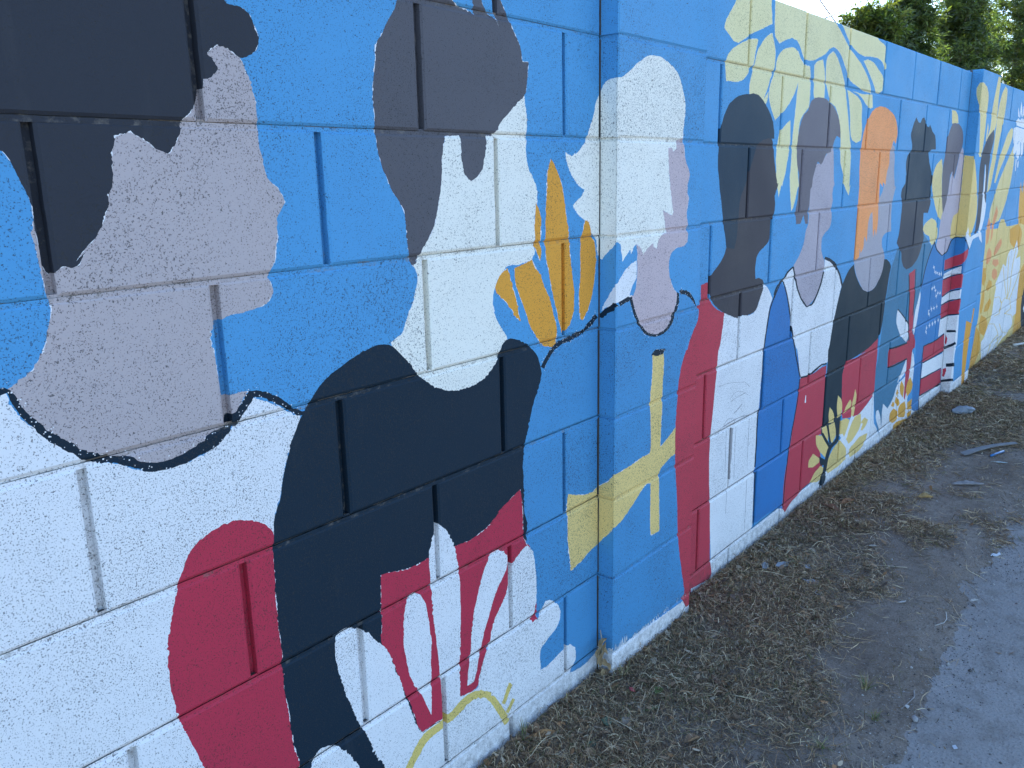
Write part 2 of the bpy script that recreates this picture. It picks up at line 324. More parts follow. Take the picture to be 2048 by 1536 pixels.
  ('O~','768 1178 764 1168 760 1158 756 1148 755 1135 754 1120 753 1105 751 1088 750 1071 749 1054 749 1041 748 1027 748 1013 749 1000 749 987 751 975 753 968 756 960 759 953 762 939 766 924 770 909 775 896 780 883 785 871 788 862 790 853 793 845 796 837 799 829 802 821 815 819 821 825 828 830 834 835 839 843 843 851 847 860 849 872 850 886 850 900 848 916 844 932 841 948 838 964 836 979 835 992 834 1000 833 1007 832 1015 828 1030 824 1049 820 1068 816 1087 812 1105 808 1120 804 1130 799 1139 794 1148 789 1155 784 1162 780 1168 774 1173'),
  ('O~','719 1094 718 1088 717 1082 716 1076 714 1068 713 1059 712 1050 713 1040 714 1031 715 1023 713 1016 711 1009 714 1004 718 997 722 991 726 984 730 977 732 984 733 991 734 997 733 1007 732 1018 732 1028 732 1040 734 1052 734 1062 732 1069 730 1076 727 1082 723 1088'),
  ('O~','648 972 658 973 668 975 678 977 690 980 703 984 708 975 713 968 720 960 727 952 733 944 738 935 744 926 750 916 756 906 761 896 765 886 769 876 772 866 777 855 781 845 784 835 785 827 784 820 784 813 784 805 784 798 771 793 756 797 742 802 733 807 725 813 719 820 711 828 703 838 696 848 689 861 682 876 675 889 670 899 665 909 660 918 656 928 652 937 650 946 649 955 648 963'),
  ('O~','588 940 590 946 595 953 601 960 608 965 616 969 622 972 627 972 631 962 635 951 639 941 643 930 648 919 651 909 653 902 655 895 656 888 658 881 661 873 664 865 655 870 648 876 643 881 638 888 632 895 626 901 619 908 612 914 605 919 598 925 592 929'),
  ('W','153 389 155 395 158 400 162 403 168 405 176 406 184 405 191 402 198 397 206 392 213 388 219 382 226 377 231 370 235 362 240 355 247 347 255 339 260 332 265 323 269 314 274 302 279 289 283 276 288 262 293 247 297 233 301 220 304 208 308 195 311 183 315 172 319 160 322 149 326 137 330 128 335 119 340 110 350 110 361 110 371 110 381 109 391 108 399 109 403 113 405 120 405 127 404 138 402 151 400 164 398 177 397 191 395 204 394 219 394 234 393 250 392 265 390 280 389 296 387 311 386 326 385 341 384 358 384 375 383 391 382 403 381 415 381 427 380 440 380 453 381 465 382 473 384 480 387 487 390 494 395 500 399 506 402 512 404 517 407 522 412 516 418 510 424 503 431 495 435 488 440 481 444 473 447 466 450 459 452 452 454 443 456 432 458 422 459 410 460 397 461 384 461 369 461 353 461 337 460 320 459 303 458 286 457 268 456 250 454 231 453 213 451 194 450 176 450 161 449 146 449 130 460 128 471 127 480 124 491 122 499 123 504 129 506 138 508 146 512 156 517 168 523 178 529 188 537 198 543 208 547 219 551 231 555 242 562 252 570 261 578 271 588 281 597 291 605 303 608 317 609 331 612 343 615 349 621 353 626 357 633 362 641 367 650 372 657 375 665 377 673 379 683 368 691 356 694 345 697 333 699 321 701 307 702 293 703 279 703 264 702 248 700 235 697 224 694 213 690 206 685 202 678 199 690 194 702 190 710 196 718 202 723 208 729 215 734 220 750 217 763 209 776 198 782 189 786 180 789 171 788 161 786 151 782 143 776 138 769 134 762 131 753 128 744 125 736 121 727 117 718 113 713 106 711 93 712 76 712 59 723 58 734 57 745 58 756 60 767 62 779 65 790 67 801 68 815 69 829 69 839 59 850 49 852 37 853 25 849 16 842 7 838 2 833 -3 828 -8 821 -15 812 -21 804 -28 817 -31 830 -33 842 -34 865 -29 892 -22 915 -15 927 -11 938 -7 949 -3 959 -50 960 -53 960 -136 770 -218 519 -236 276 -66 244 92 238 107 230 121 223 136 217 153 211 170 206 185 203 193 198 201 194 209 190 221 185 234 180 247 176 261 172 274 168 287 165 300 161 313 159 325 156 338 154 350 152 361 152 371 152 381'),
  ('W','337 406 346 401 354 396 358 388 363 379 366 370 369 358 371 345 373 332 374 317 376 302 377 287 376 270 374 252 373 234 372 216 371 197 370 180 369 165 368 150 367 135 362 146 357 157 353 168 349 180 345 189 340 198 335 206 330 216 324 228 320 239 316 250 313 262 311 272 309 284 308 297 307 309 307 324 308 339 309 354 310 365 312 376 314 386 317 392 320 398 324 402 330 405'),
  ('W','553 402 565 403 578 401 589 396 599 389 606 380 609 371 608 364 605 355 601 348 595 340 589 334 583 327 576 320 569 313 563 305 558 296 553 286 548 276 543 266 537 256 531 245 526 233 521 221 516 209 512 198 508 187 504 176 500 164 495 152 490 144 481 143 471 144 473 155 474 167 476 179 479 191 482 204 485 216 487 228 488 241 489 253 492 267 495 283 499 298 504 311 509 324 514 337 520 349 525 361 531 371 536 379 541 386 545 392 548 398'),
  ('W','76 182 79 187 83 192 88 198 94 205 99 211 103 213 108 214 114 213 122 211 130 207 139 202 145 197 150 190 156 183 161 175 167 166 173 156 178 147 183 137 188 127 194 107 201 81 208 55 59 153 65 164 71 174'),
  ('Y2','291 21 298 31 304 41 311 50 319 58 327 65 335 72 342 78 350 84 358 87 368 88 381 88 395 88 409 89 422 91 436 93 447 96 457 100 467 103 475 104 485 104 494 102 503 99 511 95 519 91 526 85 533 76 540 68 546 58 553 46 560 33 567 19 576 5 584 -10 604 -12 596 3 588 18 580 31 573 44 566 57 557 70 548 81 538 93 525 103 512 112 499 118 487 121 475 123 463 124 453 122 442 119 432 115 422 112 410 110 396 108 384 107 371 107 357 107 345 106 335 101 326 95 319 89 311 82 303 74 295 66 288 56 281 47 275 37'),
  ('Y2','600 84 592 72 584 59 576 47 587 38 595 50 604 63 612 75'),
  ('Y2','612 40 604 34 596 27 588 20 597 11 605 18 613 25 621 32'),
  ('R','681 199 690 200 699 202 698 192 685 190'),
  ('W3~','959 1330 952 1322 946 1314 942 1307 937 1301 933 1294 929 1284 925 1273 920 1262 916 1254 912 1245 908 1238 903 1229 898 1220 891 1213 882 1206 875 1201 868 1195 861 1190 842 1185 830 1187 818 1190 820 1184 821 1178 824 1171 828 1164 833 1155 839 1147 845 1141 853 1134 860 1128 868 1124 877 1119 886 1115 880 1108 873 1101 865 1096 855 1090 845 1085 850 1077 857 1070 863 1065 871 1060 879 1055 893 1049 905 1043 909 1033 912 1024 928 1016 933 1009 935 1001 937 992 938 981 940 970 937 982 933 993 930 1005 932 997 934 990 937 983 943 974 949 966 956 963 959 965'),
  ('O~','889 1051 885 1043 882 1034 879 1026 876 1017 874 1007 873 998 872 987 872 976 873 965 873 955 873 945 873 934 871 917 868 897 867 879 868 867 870 854 872 841 882 836 889 842 896 849 902 856 908 866 914 877 919 888 923 901 926 915 929 929 931 941 933 954 935 966 935 959 933 974 931 989 928 1001 924 1008 917 1014 912 1021 909 1029 907 1038 905 1047'),
  ('W','959 852 955 848 959 848'),
  ('K','741 752 746 758 751 763 756 768 763 774 769 780 777 786 785 789 795 792 806 795 819 796 835 797 850 799 861 800 873 803 884 805 894 809 903 813 912 817 923 824 932 830 942 834 930 842 920 838 910 831 899 825 891 821 883 817 874 814 864 812 854 810 843 808 829 807 813 805 799 804 787 801 776 798 766 793 757 787 750 780 744 774 738 769 733 764 729 759'),
  ('K','957 829 959 830 959 845 954 844 943 841'),
  ('Y~','960 285 951 284 938 282 926 280 914 277 900 273 886 267 871 263 859 260 846 258 833 256 831 268 829 281 827 293 824 307 822 323 820 338 820 365 820 396 821 421 822 429 823 438 825 446 841 440 858 434 871 430 885 426 900 423 915 422 930 421 946 421 925 422 938 426 951 429 960 429'),
 ],
 'P': [
  ('B3','5 838 1 841 -10 845 -20 849 -39 860 -48 865 -49 12 -47 10 -32 11 -16 12 0 13 1 -4 6 -12'),
  ('W','6 -12 1 -4 -6 -44 -12 -83 -7 -126 6 -151'),
  ('W3~','-45 1341 -37 1341 -25 1340 -16 1338 -10 1335 -5 1329 -1 1322 3 1314 5 1311 5 973 1 966 -3 963 -10 970 -16 976 -23 983 -30 989 -36 995 -42 999 -45 1002 -48 1000 -48 1341'),
  ('W','-48 917 -47 916 -43 909 -36 902 -30 894 -25 886 -19 877 -14 869 -10 862 -7 855 -3 848 -11 852 -20 857 -32 863 -43 868 -48 870'),
  ('K','-4 830 -11 835 -17 840 -24 845 -32 850 -40 855 -48 861 -40 870 -32 865 -24 859 -16 854 -9 849 -2 844 5 839'),
  ('Y~','-49 338 -44 333 -37 326 -29 318 -22 310 -30 318 -38 325 -25 311 -12 297 0 284 6 278 6 417 3 419 6 417 6 423 0 429 -10 436 -21 443 -28 450 -36 459 -44 466 -48 470'),
 ],
 'Q': [
  ('B3','943 861 945 861 980 867 1006 872 1010 875 1017 859 1025 842 1035 826 1050 811 1068 795 1086 779 1106 774 1126 769 1144 768 1166 772 1187 780 1203 791 1216 810 1225 835 1234 859 1254 859 1275 860 1296 843 1317 825 1334 811 1351 802 1324 771 1298 740 1277 707 1262 669 1252 627 1245 585 1243 538 1243 488 1247 437 1255 380 1267 321 1276 274 1276 259 1276 243 1277 227 1326 6 1323 -6 1309 -11 957 5 942 17'),
  ('W3~','955 1342 943 1340 943 997 949 999 954 1002 966 996 969 989 970 981 972 974 973 966 975 958 982 964 990 970 998 976 1007 982 1010 971 1015 979 1020 986 1036 993 1046 986 1055 978 1063 965 1071 971 1079 977 1092 982 1107 989 1110 980 1124 976 1127 984 1130 991 1135 998 1145 1004 1157 1008 1175 1010 1162 1022 1160 1029 1159 1036 1156 1044 1152 1053 1149 1062 1172 1055 1196 1047 1199 1057 1196 1065 1192 1076 1188 1086 1186 1095 1184 1105 1181 1114 1179 1124 1176 1134 1174 1142 1174 1151 1172 1166 1170 1185 1168 1204 1183 1204 1192 1196 1206 1201 1208 1210 1208 1221 1223 1224 1237 1227 1238 1234 1238 1242 1239 1249 1241 1258 1242 1268 1244 1277 1245 1286 1246 1296 1245 1305 1242 1314 1237 1324 1231 1334 1227 1343 1221 1352 1215 1360 1207 1367 1198 1373 1188 1379 1174 1384 1159 1390 1145 1393 1129 1397 1112 1398 1096 1398 1080 1397 1067 1394 1055 1389 1044 1384 1031 1379 1020 1373 1010 1367 1000 1361 991 1356 980 1351 970 1346 962 1343'),
  ('L3~','1208 1221 1223 1224 1237 1227 1241 1217 1245 1208 1247 1198 1249 1187 1253 1177 1257 1170 1264 1163 1269 1157 1274 1150 1276 1142 1273 1132 1268 1122 1265 1112 1269 1115 1267 1106 1267 1098 1277 1086 1275 1078 1272 1069 1269 1061 1267 1053 1267 1045 1270 1035 1274 1024 1272 1015 1269 1007 1276 1001 1276 990 1274 980 1255 972 1237 971 1219 969 1205 965 1195 959 1188 951 1184 942 1183 934 1183 923 1185 913 1188 903 1193 894 1199 885 1208 874 1218 865 1234 854 1235 844 1232 833 1229 825 1224 816 1218 807 1211 798 1202 789 1192 781 1179 775 1164 771 1150 769 1133 769 1115 771 1097 776 1081 782 1070 789 1061 796 1052 804 1044 812 1036 821 1030 830 1023 840 1017 851 1013 860 1011 868 1010 876 1023 879 1029 885 1033 894 1035 904 1037 916 1038 927 1038 941 1037 956 1037 969 1036 977 1034 985 1033 993 1045 986 1055 978 1063 965 1071 971 1079 977 1092 982 1107 989 1110 980 1124 976 1127 984 1130 991 1135 998 1145 1004 1157 1008 1175 1010 1162 1022 1160 1029 1159 1036 1156 1044 1152 1053 1149 1062 1172 1055 1196 1047 1199 1057 1196 1065 1192 1076 1188 1086 1186 1095 1184 1105 1181 1114 1179 1124 1176 1134 1174 1142 1174 1151 1172 1166 1170 1185 1168 1204 1183 1204 1192 1196 1206 1201 1208 1210'),
  ('W','1034 955 1022 953 1011 950 1002 947 993 942 985 938 978 932 971 926 965 921 958 915 950 909 943 905 943 867 951 868 966 869 982 870 996 872 1007 875 1018 878 1024 883 1028 889 1031 898 1034 908 1035 919 1036 931 1035 943'),
  ('BG','1033 914 1025 906 1017 899 1013 892 1009 885 1005 878 1023 877 1029 886 1033 894 1034 904'),
  ('K','943 855 946 856 960 859 947 871 943 870'),
  ('K','968 859 990 864 1010 868 1001 877 981 873 959 868'),
  ('K','1004 875 1008 864 1013 854 1018 845 1023 835 1030 826 1037 817 1044 808 1053 799 1062 791 1072 783 1083 776 1098 770 1115 766 1131 765 1147 765 1166 767 1184 772 1194 777 1203 783 1210 789 1216 796 1222 804 1227 811 1232 819 1236 827 1239 835 1240 842 1240 850 1241 858 1227 860 1227 852 1226 845 1225 837 1222 830 1218 822 1214 815 1209 808 1203 800 1197 794 1190 788 1183 782 1175 778 1159 774 1141 772 1129 771 1115 773 1102 776 1090 781 1081 786 1071 794 1063 801 1055 809 1047 818 1041 827 1034 836 1029 845 1024 854 1020 864 1016 875'),
  ('K','1237 863 1249 866 1275 860 1289 855 1301 848 1313 838 1322 828 1328 820 1334 811 1316 823 1306 831 1295 839 1269 850 1247 853'),
  ('Y~','1114 723 1132 722 1149 721 1167 720 1169 711 1171 703 1171 694 1170 681 1169 665 1167 649 1167 629 1167 608 1167 586 1166 565 1165 543 1164 523 1163 509 1163 494 1163 479 1175 483 1187 487 1199 492 1211 498 1224 503 1237 509 1253 514 1270 518 1288 523 1290 496 1292 469 1293 441 1274 440 1256 439 1240 438 1227 437 1215 436 1202 432 1189 427 1177 423 1166 418 1159 412 1159 398 1160 380 1161 362 1163 329 1165 290 1166 250 1152 250 1137 251 1123 252 1121 266 1119 279 1118 293 1118 323 1118 359 1117 395 1100 397 1090 395 1080 391 1071 387 1061 381 1052 376 1042 370 1031 364 1020 358 1009 352 1000 348 991 343 982 339 972 337 962 334 952 332 942 331 942 329 944 329 942 328 942 464 953 465 965 466 977 466 990 467 1004 467 1019 468 1034 470 1050 472 1065 474 1079 476 1094 475 1109 474 1112 481 1114 489 1114 506 1113 529 1112 552 1110 572 1108 591 1107 609 1108 621 1109 633 1111 645 1113 659 1114 675 1115 689 1115 700 1115 711'),
  ('K','1108 723 1117 729 1128 733 1142 732 1159 730 1176 727 1164 717 1144 716 1123 718'),
  ('R4','1354 864 1361 865 1362 7 1354 9 1353 -8 1353 -24 1352 -40 1329 -37 1315 -20 1301 -3 1311 2 1317 10 1315 22 1310 37 1305 53 1298 77 1290 105 1282 133 1275 166 1268 202 1264 232 1263 248 1263 263 1262 279 1257 313 1251 353 1246 386 1244 404 1242 421 1240 438 1239 465 1239 494 1239 521 1241 543 1243 565 1245 585 1246 601 1247 617 1249 632 1254 648 1260 664 1266 677 1272 687 1278 696 1284 706 1291 706 1296 716 1302 726 1309 735 1316 744 1323 753 1330 760 1339 769 1346 777 1348 786 1349 795 1348 803 1337 811 1354 815 1355 824 1355 836 1355 846 1354 855'),
 ],
 'B': [
  ('B3','1423 794 1436 788 1423 773'),
  ('P~','1591 1614 1662 1624 1738 1635 1817 1647 1815 1636 1813 1625 1813 1614 1815 1596 1820 1575 1825 1553 1796 1545 1773 1538 1748 1530 1727 1524 1704 1517 1685 1511 1670 1505 1656 1498 1634 1490 1611 1481 1581 1483 1566 1489 1551 1496 1535 1502 1524 1509 1526 1519 1533 1530 1541 1538 1550 1547 1560 1556 1569 1565 1579 1574 1586 1584 1589 1593 1590 1604'),
  ('P~','1842 1650 1841 1639 1839 1628 1838 1618 1839 1598 1840 1574 1842 1554 1844 1543 1846 1531 1851 1522 1865 1514 1884 1507 1903 1514 1923 1520 1949 1526 1977 1532 2016 1528 2031 1520 2043 1511 2053 1503 2063 1493 2073 1486 2094 1481 2122 1481 2155 1484 2181 1490 2206 1498 2233 1504 2258 1512 2277 1522 2294 1532 2332 1542 2368 1537 2391 1530 2414 1520 2426 1513 2438 1504 2449 1496 2464 1486 2479 1475 2490 1466 2501 1457 2516 1450 2551 1442 2591 1437 2633 1430 2675 1425 2717 1423 2761 1422 2751 1435 2740 1449 2728 1459 2713 1469 2697 1479 2675 1490 2651 1501 2627 1511 2604 1519 2579 1526 2555 1533 2532 1540 2508 1547 2486 1554 2467 1562 2449 1570 2432 1578 2413 1586 2395 1594 2379 1601 2356 1609 2340 1618 2338 1628 2342 1638 2345 1649 2261 1666 2181 1681 2099 1687 2012 1680 1925 1665'),
  ('P~','2398 1622 2428 1631 2459 1639 2490 1648 2586 1644 2686 1640 2792 1635 2791 1623 2798 1612 2824 1608 2858 1604 2885 1598 2895 1588 2897 1576 2899 1564 2905 1550 2911 1534 2914 1522 2901 1514 2883 1528 2863 1539 2835 1546 2801 1549 2758 1548 2715 1546 2680 1543 2647 1541 2612 1543 2578 1547 2549 1552 2524 1558 2501 1565 2482 1574 2468 1581 2454 1588 2440 1596 2426 1605 2412 1613'),
  ('P~','2644 1525 2690 1534 2726 1533 2762 1529 2795 1520 2826 1510 2853 1502 2876 1493 2891 1481 2898 1468 2898 1454 2890 1441 2848 1427 2810 1429 2797 1440 2783 1451 2767 1461 2749 1472 2731 1482 2715 1491 2698 1500 2683 1507 2664 1516'),
  ('P~','1727 1503 1735 1500 1731 1490 1726 1480 1722 1470 1718 1458 1715 1445 1710 1434 1687 1423 1681 1410 1668 1401 1651 1392 1634 1386 1614 1383 1593 1382 1570 1382 1547 1381 1543 1398 1539 1415 1539 1429 1544 1438 1553 1448 1562 1455 1583 1466 1598 1472 1616 1478 1634 1484 1656 1491 1679 1498 1705 1501'),
  ('P~','1828 1529 1838 1516 1848 1501 1855 1490 1858 1480 1858 1470 1858 1460 1857 1448 1854 1436 1847 1427 1839 1417 1831 1408 1826 1399 1822 1390 1817 1380 1810 1371 1801 1361 1795 1352 1788 1339 1757 1342 1726 1344 1696 1347 1694 1358 1692 1368 1692 1379 1695 1390 1700 1401 1705 1412 1709 1421 1713 1429 1718 1438 1722 1448 1726 1459 1731 1468 1740 1479 1753 1489 1764 1498 1778 1508 1791 1516 1809 1523'),
  ('P','1823 1371 1821 1361 1820 1352 1817 1344 1806 1333 1787 1342 1803 1356'),
  ('P~','1864 1427 1865 1438 1866 1448 1869 1458 1874 1467 1882 1475 1892 1483 1911 1492 1935 1499 1964 1504 1991 1507 2026 1499 2036 1493 2045 1484 2054 1477 2068 1471 2086 1466 2132 1464 2137 1452 2141 1440 2144 1427 2146 1414 2148 1401 2148 1387 2148 1372 2147 1356 2143 1343 2125 1332 2105 1322 2092 1313 2081 1303 2074 1292 2070 1272 2069 1247 2070 1222 2072 1196 2077 1171 2082 1147 2087 1131 2093 1114 2100 1098 2090 1097 2085 1084 2080 1071 2075 1059 2067 1045 2059 1033 2047 1024 2043 1036 2039 1049 2035 1061 2031 1076 2027 1090 2023 1106 2020 1123 2018 1135 2021 1148 2022 1163 2022 1183 2023 1203 2023 1221 2023 1240 2024 1258 2026 1275 2029 1292 2031 1308 2033 1328 2035 1347 2037 1366 2039 1382 2042 1397 2044 1413 2037 1402 2029 1390 2020 1379 2010 1369 1998 1359 1986 1349 1969 1337 1951 1326 1934 1318 1916 1311 1897 1302 1877 1294 1882 1292 1869 1305 1856 1317 1846 1328 1839 1337 1833 1346 1829 1354 1828 1366 1829 1379 1833 1392 1841 1403 1852 1415 1864 1427'),
  ('P~','1998 1298 2001 1284 2003 1270 2005 1257 2006 1245 2006 1233 2005 1221 2002 1207 1997 1192 1992 1177 1988 1164 1984 1150 1979 1137 1973 1125 1966 1113 1960 1101 1954 1107 1948 1093 1943 1081 1940 1068 1936 1078 1932 1087 1927 1096 1920 1110 1913 1125 1908 1136 1911 1148 1908 1158 1904 1171 1901 1184 1902 1196 1903 1208 1906 1219 1907 1232 1909 1244 1915 1255 1926 1264 1942 1273 1958 1281 1977 1290'),
  ('P~','2168 1469 2179 1478 2197 1486 2239 1495 2246 1487 2252 1478 2258 1469 2263 1459 2267 1447 2271 1436 2273 1422 2274 1408 2275 1395 2275 1381 2275 1368 2236 1366 2198 1364 2187 1373 2179 1382 2176 1392 2176 1405 2175 1418 2172 1436 2168 1454'),
  ('P~','2273 1493 2279 1503 2292 1513 2312 1521 2335 1528 2355 1521 2373 1513 2387 1504 2402 1493 2416 1482 2432 1468 2448 1453 2462 1438 2470 1425 2477 1412 2483 1399 2490 1386 2497 1373 2504 1360 2512 1345 2520 1328 2528 1312 2536 1296 2544 1279 2552 1263 2561 1246 2570 1230 2576 1213 2581 1191 2583 1167 2585 1144 2587 1126 2588 1107 2588 1088 2600 1095 2596 1082 2592 1069 2588 1056 2570 1068 2553 1079 2535 1094 2521 1109 2517 1120 2513 1131 2501 1144 2486 1159 2475 1174 2467 1203 2462 1238 2455 1269 2447 1288 2436 1307 2425 1324 2412 1337 2397 1349 2381 1358 2338 1368 2325 1377 2313 1388 2303 1400 2293 1413 2284 1427 2278 1440 2274 1458 2272 1477'),
  ('P~','2492 1418 2544 1411 2579 1406 2613 1399 2641 1389 2660 1376 2665 1363 2666 1349 2667 1334 2672 1317 2679 1299 2682 1283 2680 1268 2676 1253 2623 1243 2581 1251 2565 1264 2555 1280 2549 1296 2544 1315 2539 1333 2533 1350 2526 1366 2519 1381 2511 1394 2501 1406'),
  ('P~','2543 1417 2578 1416 2614 1414 2651 1413 2689 1414 2729 1416 2769 1418 2775 1403 2780 1389 2785 1374 2761 1368 2729 1375 2700 1382 2676 1392 2654 1401 2611 1411 2578 1414'),
  ('R4','1439 852 1456 854 1474 857 1486 849 1487 839 1489 826 1492 814 1498 805 1506 796 1516 788 1531 780 1548 772 1564 766 1592 757 1589 741 1587 725 1584 709 1580 694 1576 679 1572 665 1571 649 1570 633 1568 619 1565 607 1560 596 1556 584 1552 563 1549 537 1546 514 1543 495 1541 475 1539 457 1536 440 1533 424 1531 407 1530 384 1529 359 1529 333 1530 307 1533 281 1535 256 1538 236 1541 216 1544 196 1547 161 1550 120 1552 83 1554 59 1555 34 1558 11 1563 -10 1570 -31 1573 -47 1558 -57 1525 -53 1482 -47 1439 -40 1439 -57 1438 -74 1438 -91 1422 -89 1423 752 1424 753 1431 762 1433 771 1434 781 1433 788 1423 795 1423 797 1439 801 1441 810 1440 823 1440 834 1440 843'),
  ('W~','1592 757 1614 751 1637 744 1661 736 1687 728 1712 734 1737 730 1764 727 1788 729 1807 736 1817 744 1825 753 1831 763 1840 775 1846 787 1852 800 1857 813 1882 802 1898 790 1913 776 1930 759 1925 749 1917 738 1910 726 1906 709 1902 689 1898 670 1894 651 1890 631 1887 613 1884 595 1883 577 1881 563 1881 552 1881 541 1879 525 1876 504 1874 483 1872 458 1871 431 1869 403 1868 371 1868 335 1867 302 1868 272 1868 242 1867 219 1861 210 1855 201 1856 178 1858 147 1860 116 1862 84 1864 52 1861 21 1858 -17 1851 -57 1826 -88 1757 -113 1667 -133 1581 -152 1579 -115 1576 -79 1573 -47 1570 -29 1567 -10 1563 9 1559 44 1554 86 1549 122 1547 148 1546 172 1544 196 1541 216 1538 236 1535 256 1533 281 1530 307 1529 333 1529 359 1530 384 1531 407 1533 424 1536 440 1539 457 1541 475 1543 495 1546 514 1549 536 1552 560 1556 584 1559 609 1562 635 1565 654 1572 665 1576 677 1580 693 1584 709 1587 725 1589 741'),
  ('D4','1741 1234 1761 1241 1791 1245 1813 1245 1837 1244 1861 1243 1870 1233 1878 1222 1883 1208 1887 1191 1893 1173 1902 1154 1911 1135 1919 1119 1931 1105 1915 1118 1930 1111 1928 1102 1923 1093 1914 1084 1906 1075 1910 1064 1914 1053 1914 1042 1912 1031 1909 1020 1904 1009 1898 999 1897 986 1897 973 1895 962 1890 951 1880 940 1865 931 1848 924 1831 919 1817 913 1805 906 1798 898 1794 889 1792 880 1791 870 1791 860 1793 847 1796 834 1823 833 1851 824 1862 812 1859 804 1853 794 1847 784 1839 773 1831 762 1823 753 1817 744 1807 736 1788 731 1764 729 1737 731 1712 734 1687 727 1667 733 1648 739 1628 745 1609 751 1589 758 1571 765 1554 773 1537 782 1524 790 1513 799 1505 808 1499 817 1493 828 1489 839 1486 849 1485 862 1495 871 1509 880 1522 887 1538 895 1552 903 1561 910 1570 917 1577 924 1583 932 1587 940 1591 968 1597 1004 1609 1040'),
  ('H4','1687 1356 1719 1360 1752 1358 1770 1353 1787 1345 1800 1339 1812 1331 1824 1324 1835 1317 1845 1309 1854 1301 1862 1291 1870 1279 1876 1268 1879 1259 1880 1249 1882 1240 1853 1241 1826 1240 1799 1235 1776 1228 1762 1218 1753 1207 1746 1197 1739 1185 1732 1173 1724 1162 1717 1150 1710 1139 1706 1128 1702 1117 1698 1106 1701 1117 1703 1128 1696 1119 1689 1110 1682 1101 1674 1092 1666 1082 1661 1072 1658 1061 1657 1049 1656 1038 1656 1025 1656 1010 1656 997 1655 986 1654 974 1652 963 1648 953 1643 943 1638 933 1612 938 1586 944 1583 954 1580 964 1576 975 1571 986 1566 997 1562 1009 1556 1025 1551 1042 1546 1059 1541 1073 1536 1087 1531 1101 1527 1115 1524 1128 1521 1140 1518 1149 1515 1157 1513 1166 1513 1181 1513 1198 1514 1213 1516 1226 1518 1238 1522 1251 1527 1264 1533 1277 1540 1289 1548 1300 1557 1311 1567 1321 1580 1329 1595 1336 1610 1342 1628 1348 1648 1352 1667 1354'),
  ('S5','2238 1170 2289 1170 2307 1182 2325 1195 2340 1206 2356 1216 2372 1226 2396 1227 2400 1206 2404 1185 2408 1166 2411 1152 2414 1138 2417 1125 2420 1114 2425 1103 2430 1091 2429 1107 2423 1096 2418 1086 2413 1069 2418 1059 2422 1048 2420 1038 2416 1027 2414 1015 2416 1004 2420 992 2421 981 2418 965 2408 952 2390 944 2368 937 2341 922 2336 909 2335 893 2338 880 2346 867 2361 853 2375 839 2380 828 2383 816 2382 804 2376 789 2367 772 2355 755 2340 740 2322 726 2303 714 2283 706 2260 699 2237 692 2211 701 2189 711 2171 726 2153 745 2137 762 2128 777 2121 792 2115 805 2104 822 2094 835 2092 848 2103 855 2117 863 2131 872 2144 883 2157 896 2168 909 2174 925 2177 943 2182 957 2192 966 2200 976 2202 1011 2202 1057 2202 1094 2202 1108 2202 1121 2206 1133 2215 1146 2226 1158'),
  ('H5','2228 1378 2255 1379 2284 1378 2315 1372 2345 1364 2372 1354 2396 1343 2410 1334 2423 1323 2433 1313 2442 1300 2448 1288 2453 1277 2456 1267 2457 1256 2419 1262 2398 1247 2390 1237 2384 1227 2375 1210 2329 1202 2316 1190 2305 1178 2284 1166 2254 1178 2244 1166 2236 1154 2229 1144 2223 1133 2219 1123 2217 1108 2215 1096 2203 1087 2202 1071 2202 1052 2201 1035 2197 1025 2193 1016 2193 1004 2194 990 2195 976 2173 977 2162 991 2152 1006 2144 997 2137 988 2129 979 2092 981 2088 994 2083 1007 2081 1020 2085 1033 2091 1046 2096 1058 2097 1083 2097 1111 2094 1135 2089 1145 2080 1156 2074 1166 2069 1181 2065 1198 2064 1214 2065 1231 2068 1249 2073 1266 2080 1284 2090 1301 2101 1315 2119 1325 2139 1335 2148 1345 2157 1357 2165 1366 2196 1375'),
  ('B5','1997 802 2010 792 2028 779 2043 765 2054 749 2062 731 2071 713 2081 695 2091 676 2101 656 2111 633 2122 609 2133 585 2144 565 2157 544 2170 524 2170 538 2171 552 2187 516 2204 480 2215 449 2215 431 2211 414 2206 398 2203 376 2200 352 2195 329 2187 309 2178 289 2170 268 2166 247 2162 226 2158 204 2150 184 2140 164 2134 143 2132 121 2132 99 2133 76 2132 47 2130 16 2129 -15 2100 -6 2072 4 2044 13 2082 5 2122 -3 2088 1 2056 4 2028 8 1999 12 1971 14 1942 14 1914 13 1891 13 1861 21 1859 88 1856 154 1855 201 1861 210 1867 219 1868 242 1868 272 1867 302 1868 335 1868 371 1869 403 1871 431 1872 458 1874 483 1876 504 1879 525 1881 541 1881 552 1881 563 1883 577 1884 595 1887 613 1890 631 1894 651 1898 670 1902 689 1905 709 1910 726 1917 738 1925 748 1935 758 1947 768 1961 778 1972 787 1984 796 1996 806'),
  ('W','2011 808 2023 819 2044 828 2065 835 2088 840 2097 827 2107 814 2115 801 2122 790 2128 778 2137 767 2150 753 2165 738 2182 724 2205 709 2231 693 2259 693 2283 695 2298 703 2312 713 2325 724 2339 738 2353 753 2364 767 2372 779 2378 792 2382 804 2383 817 2382 830 2380 843 2416 838 2451 831 2481 818 2507 804 2533 787 2554 770 2566 757 2577 743 2582 731 2577 718 2568 705 2563 689 2558 671 2552 652 2545 635 2537 617 2530 600 2524 581 2520 561 2515 542 2510 524 2505 505 2499 489 2495 476 2490 463 2487 454 2487 452 2449 450 2425 447 2400 445 2376 442 2351 440 2317 439 2280 438 2248 441 2216 444 2210 460 2203 476 2197 491 2189 512 2180 534 2171 552 2155 566 2139 580 2126 604 2113 633 2100 661 2090 683 2080 705 2069 726 2058 746 2046 765 2035 782 2020 795'),
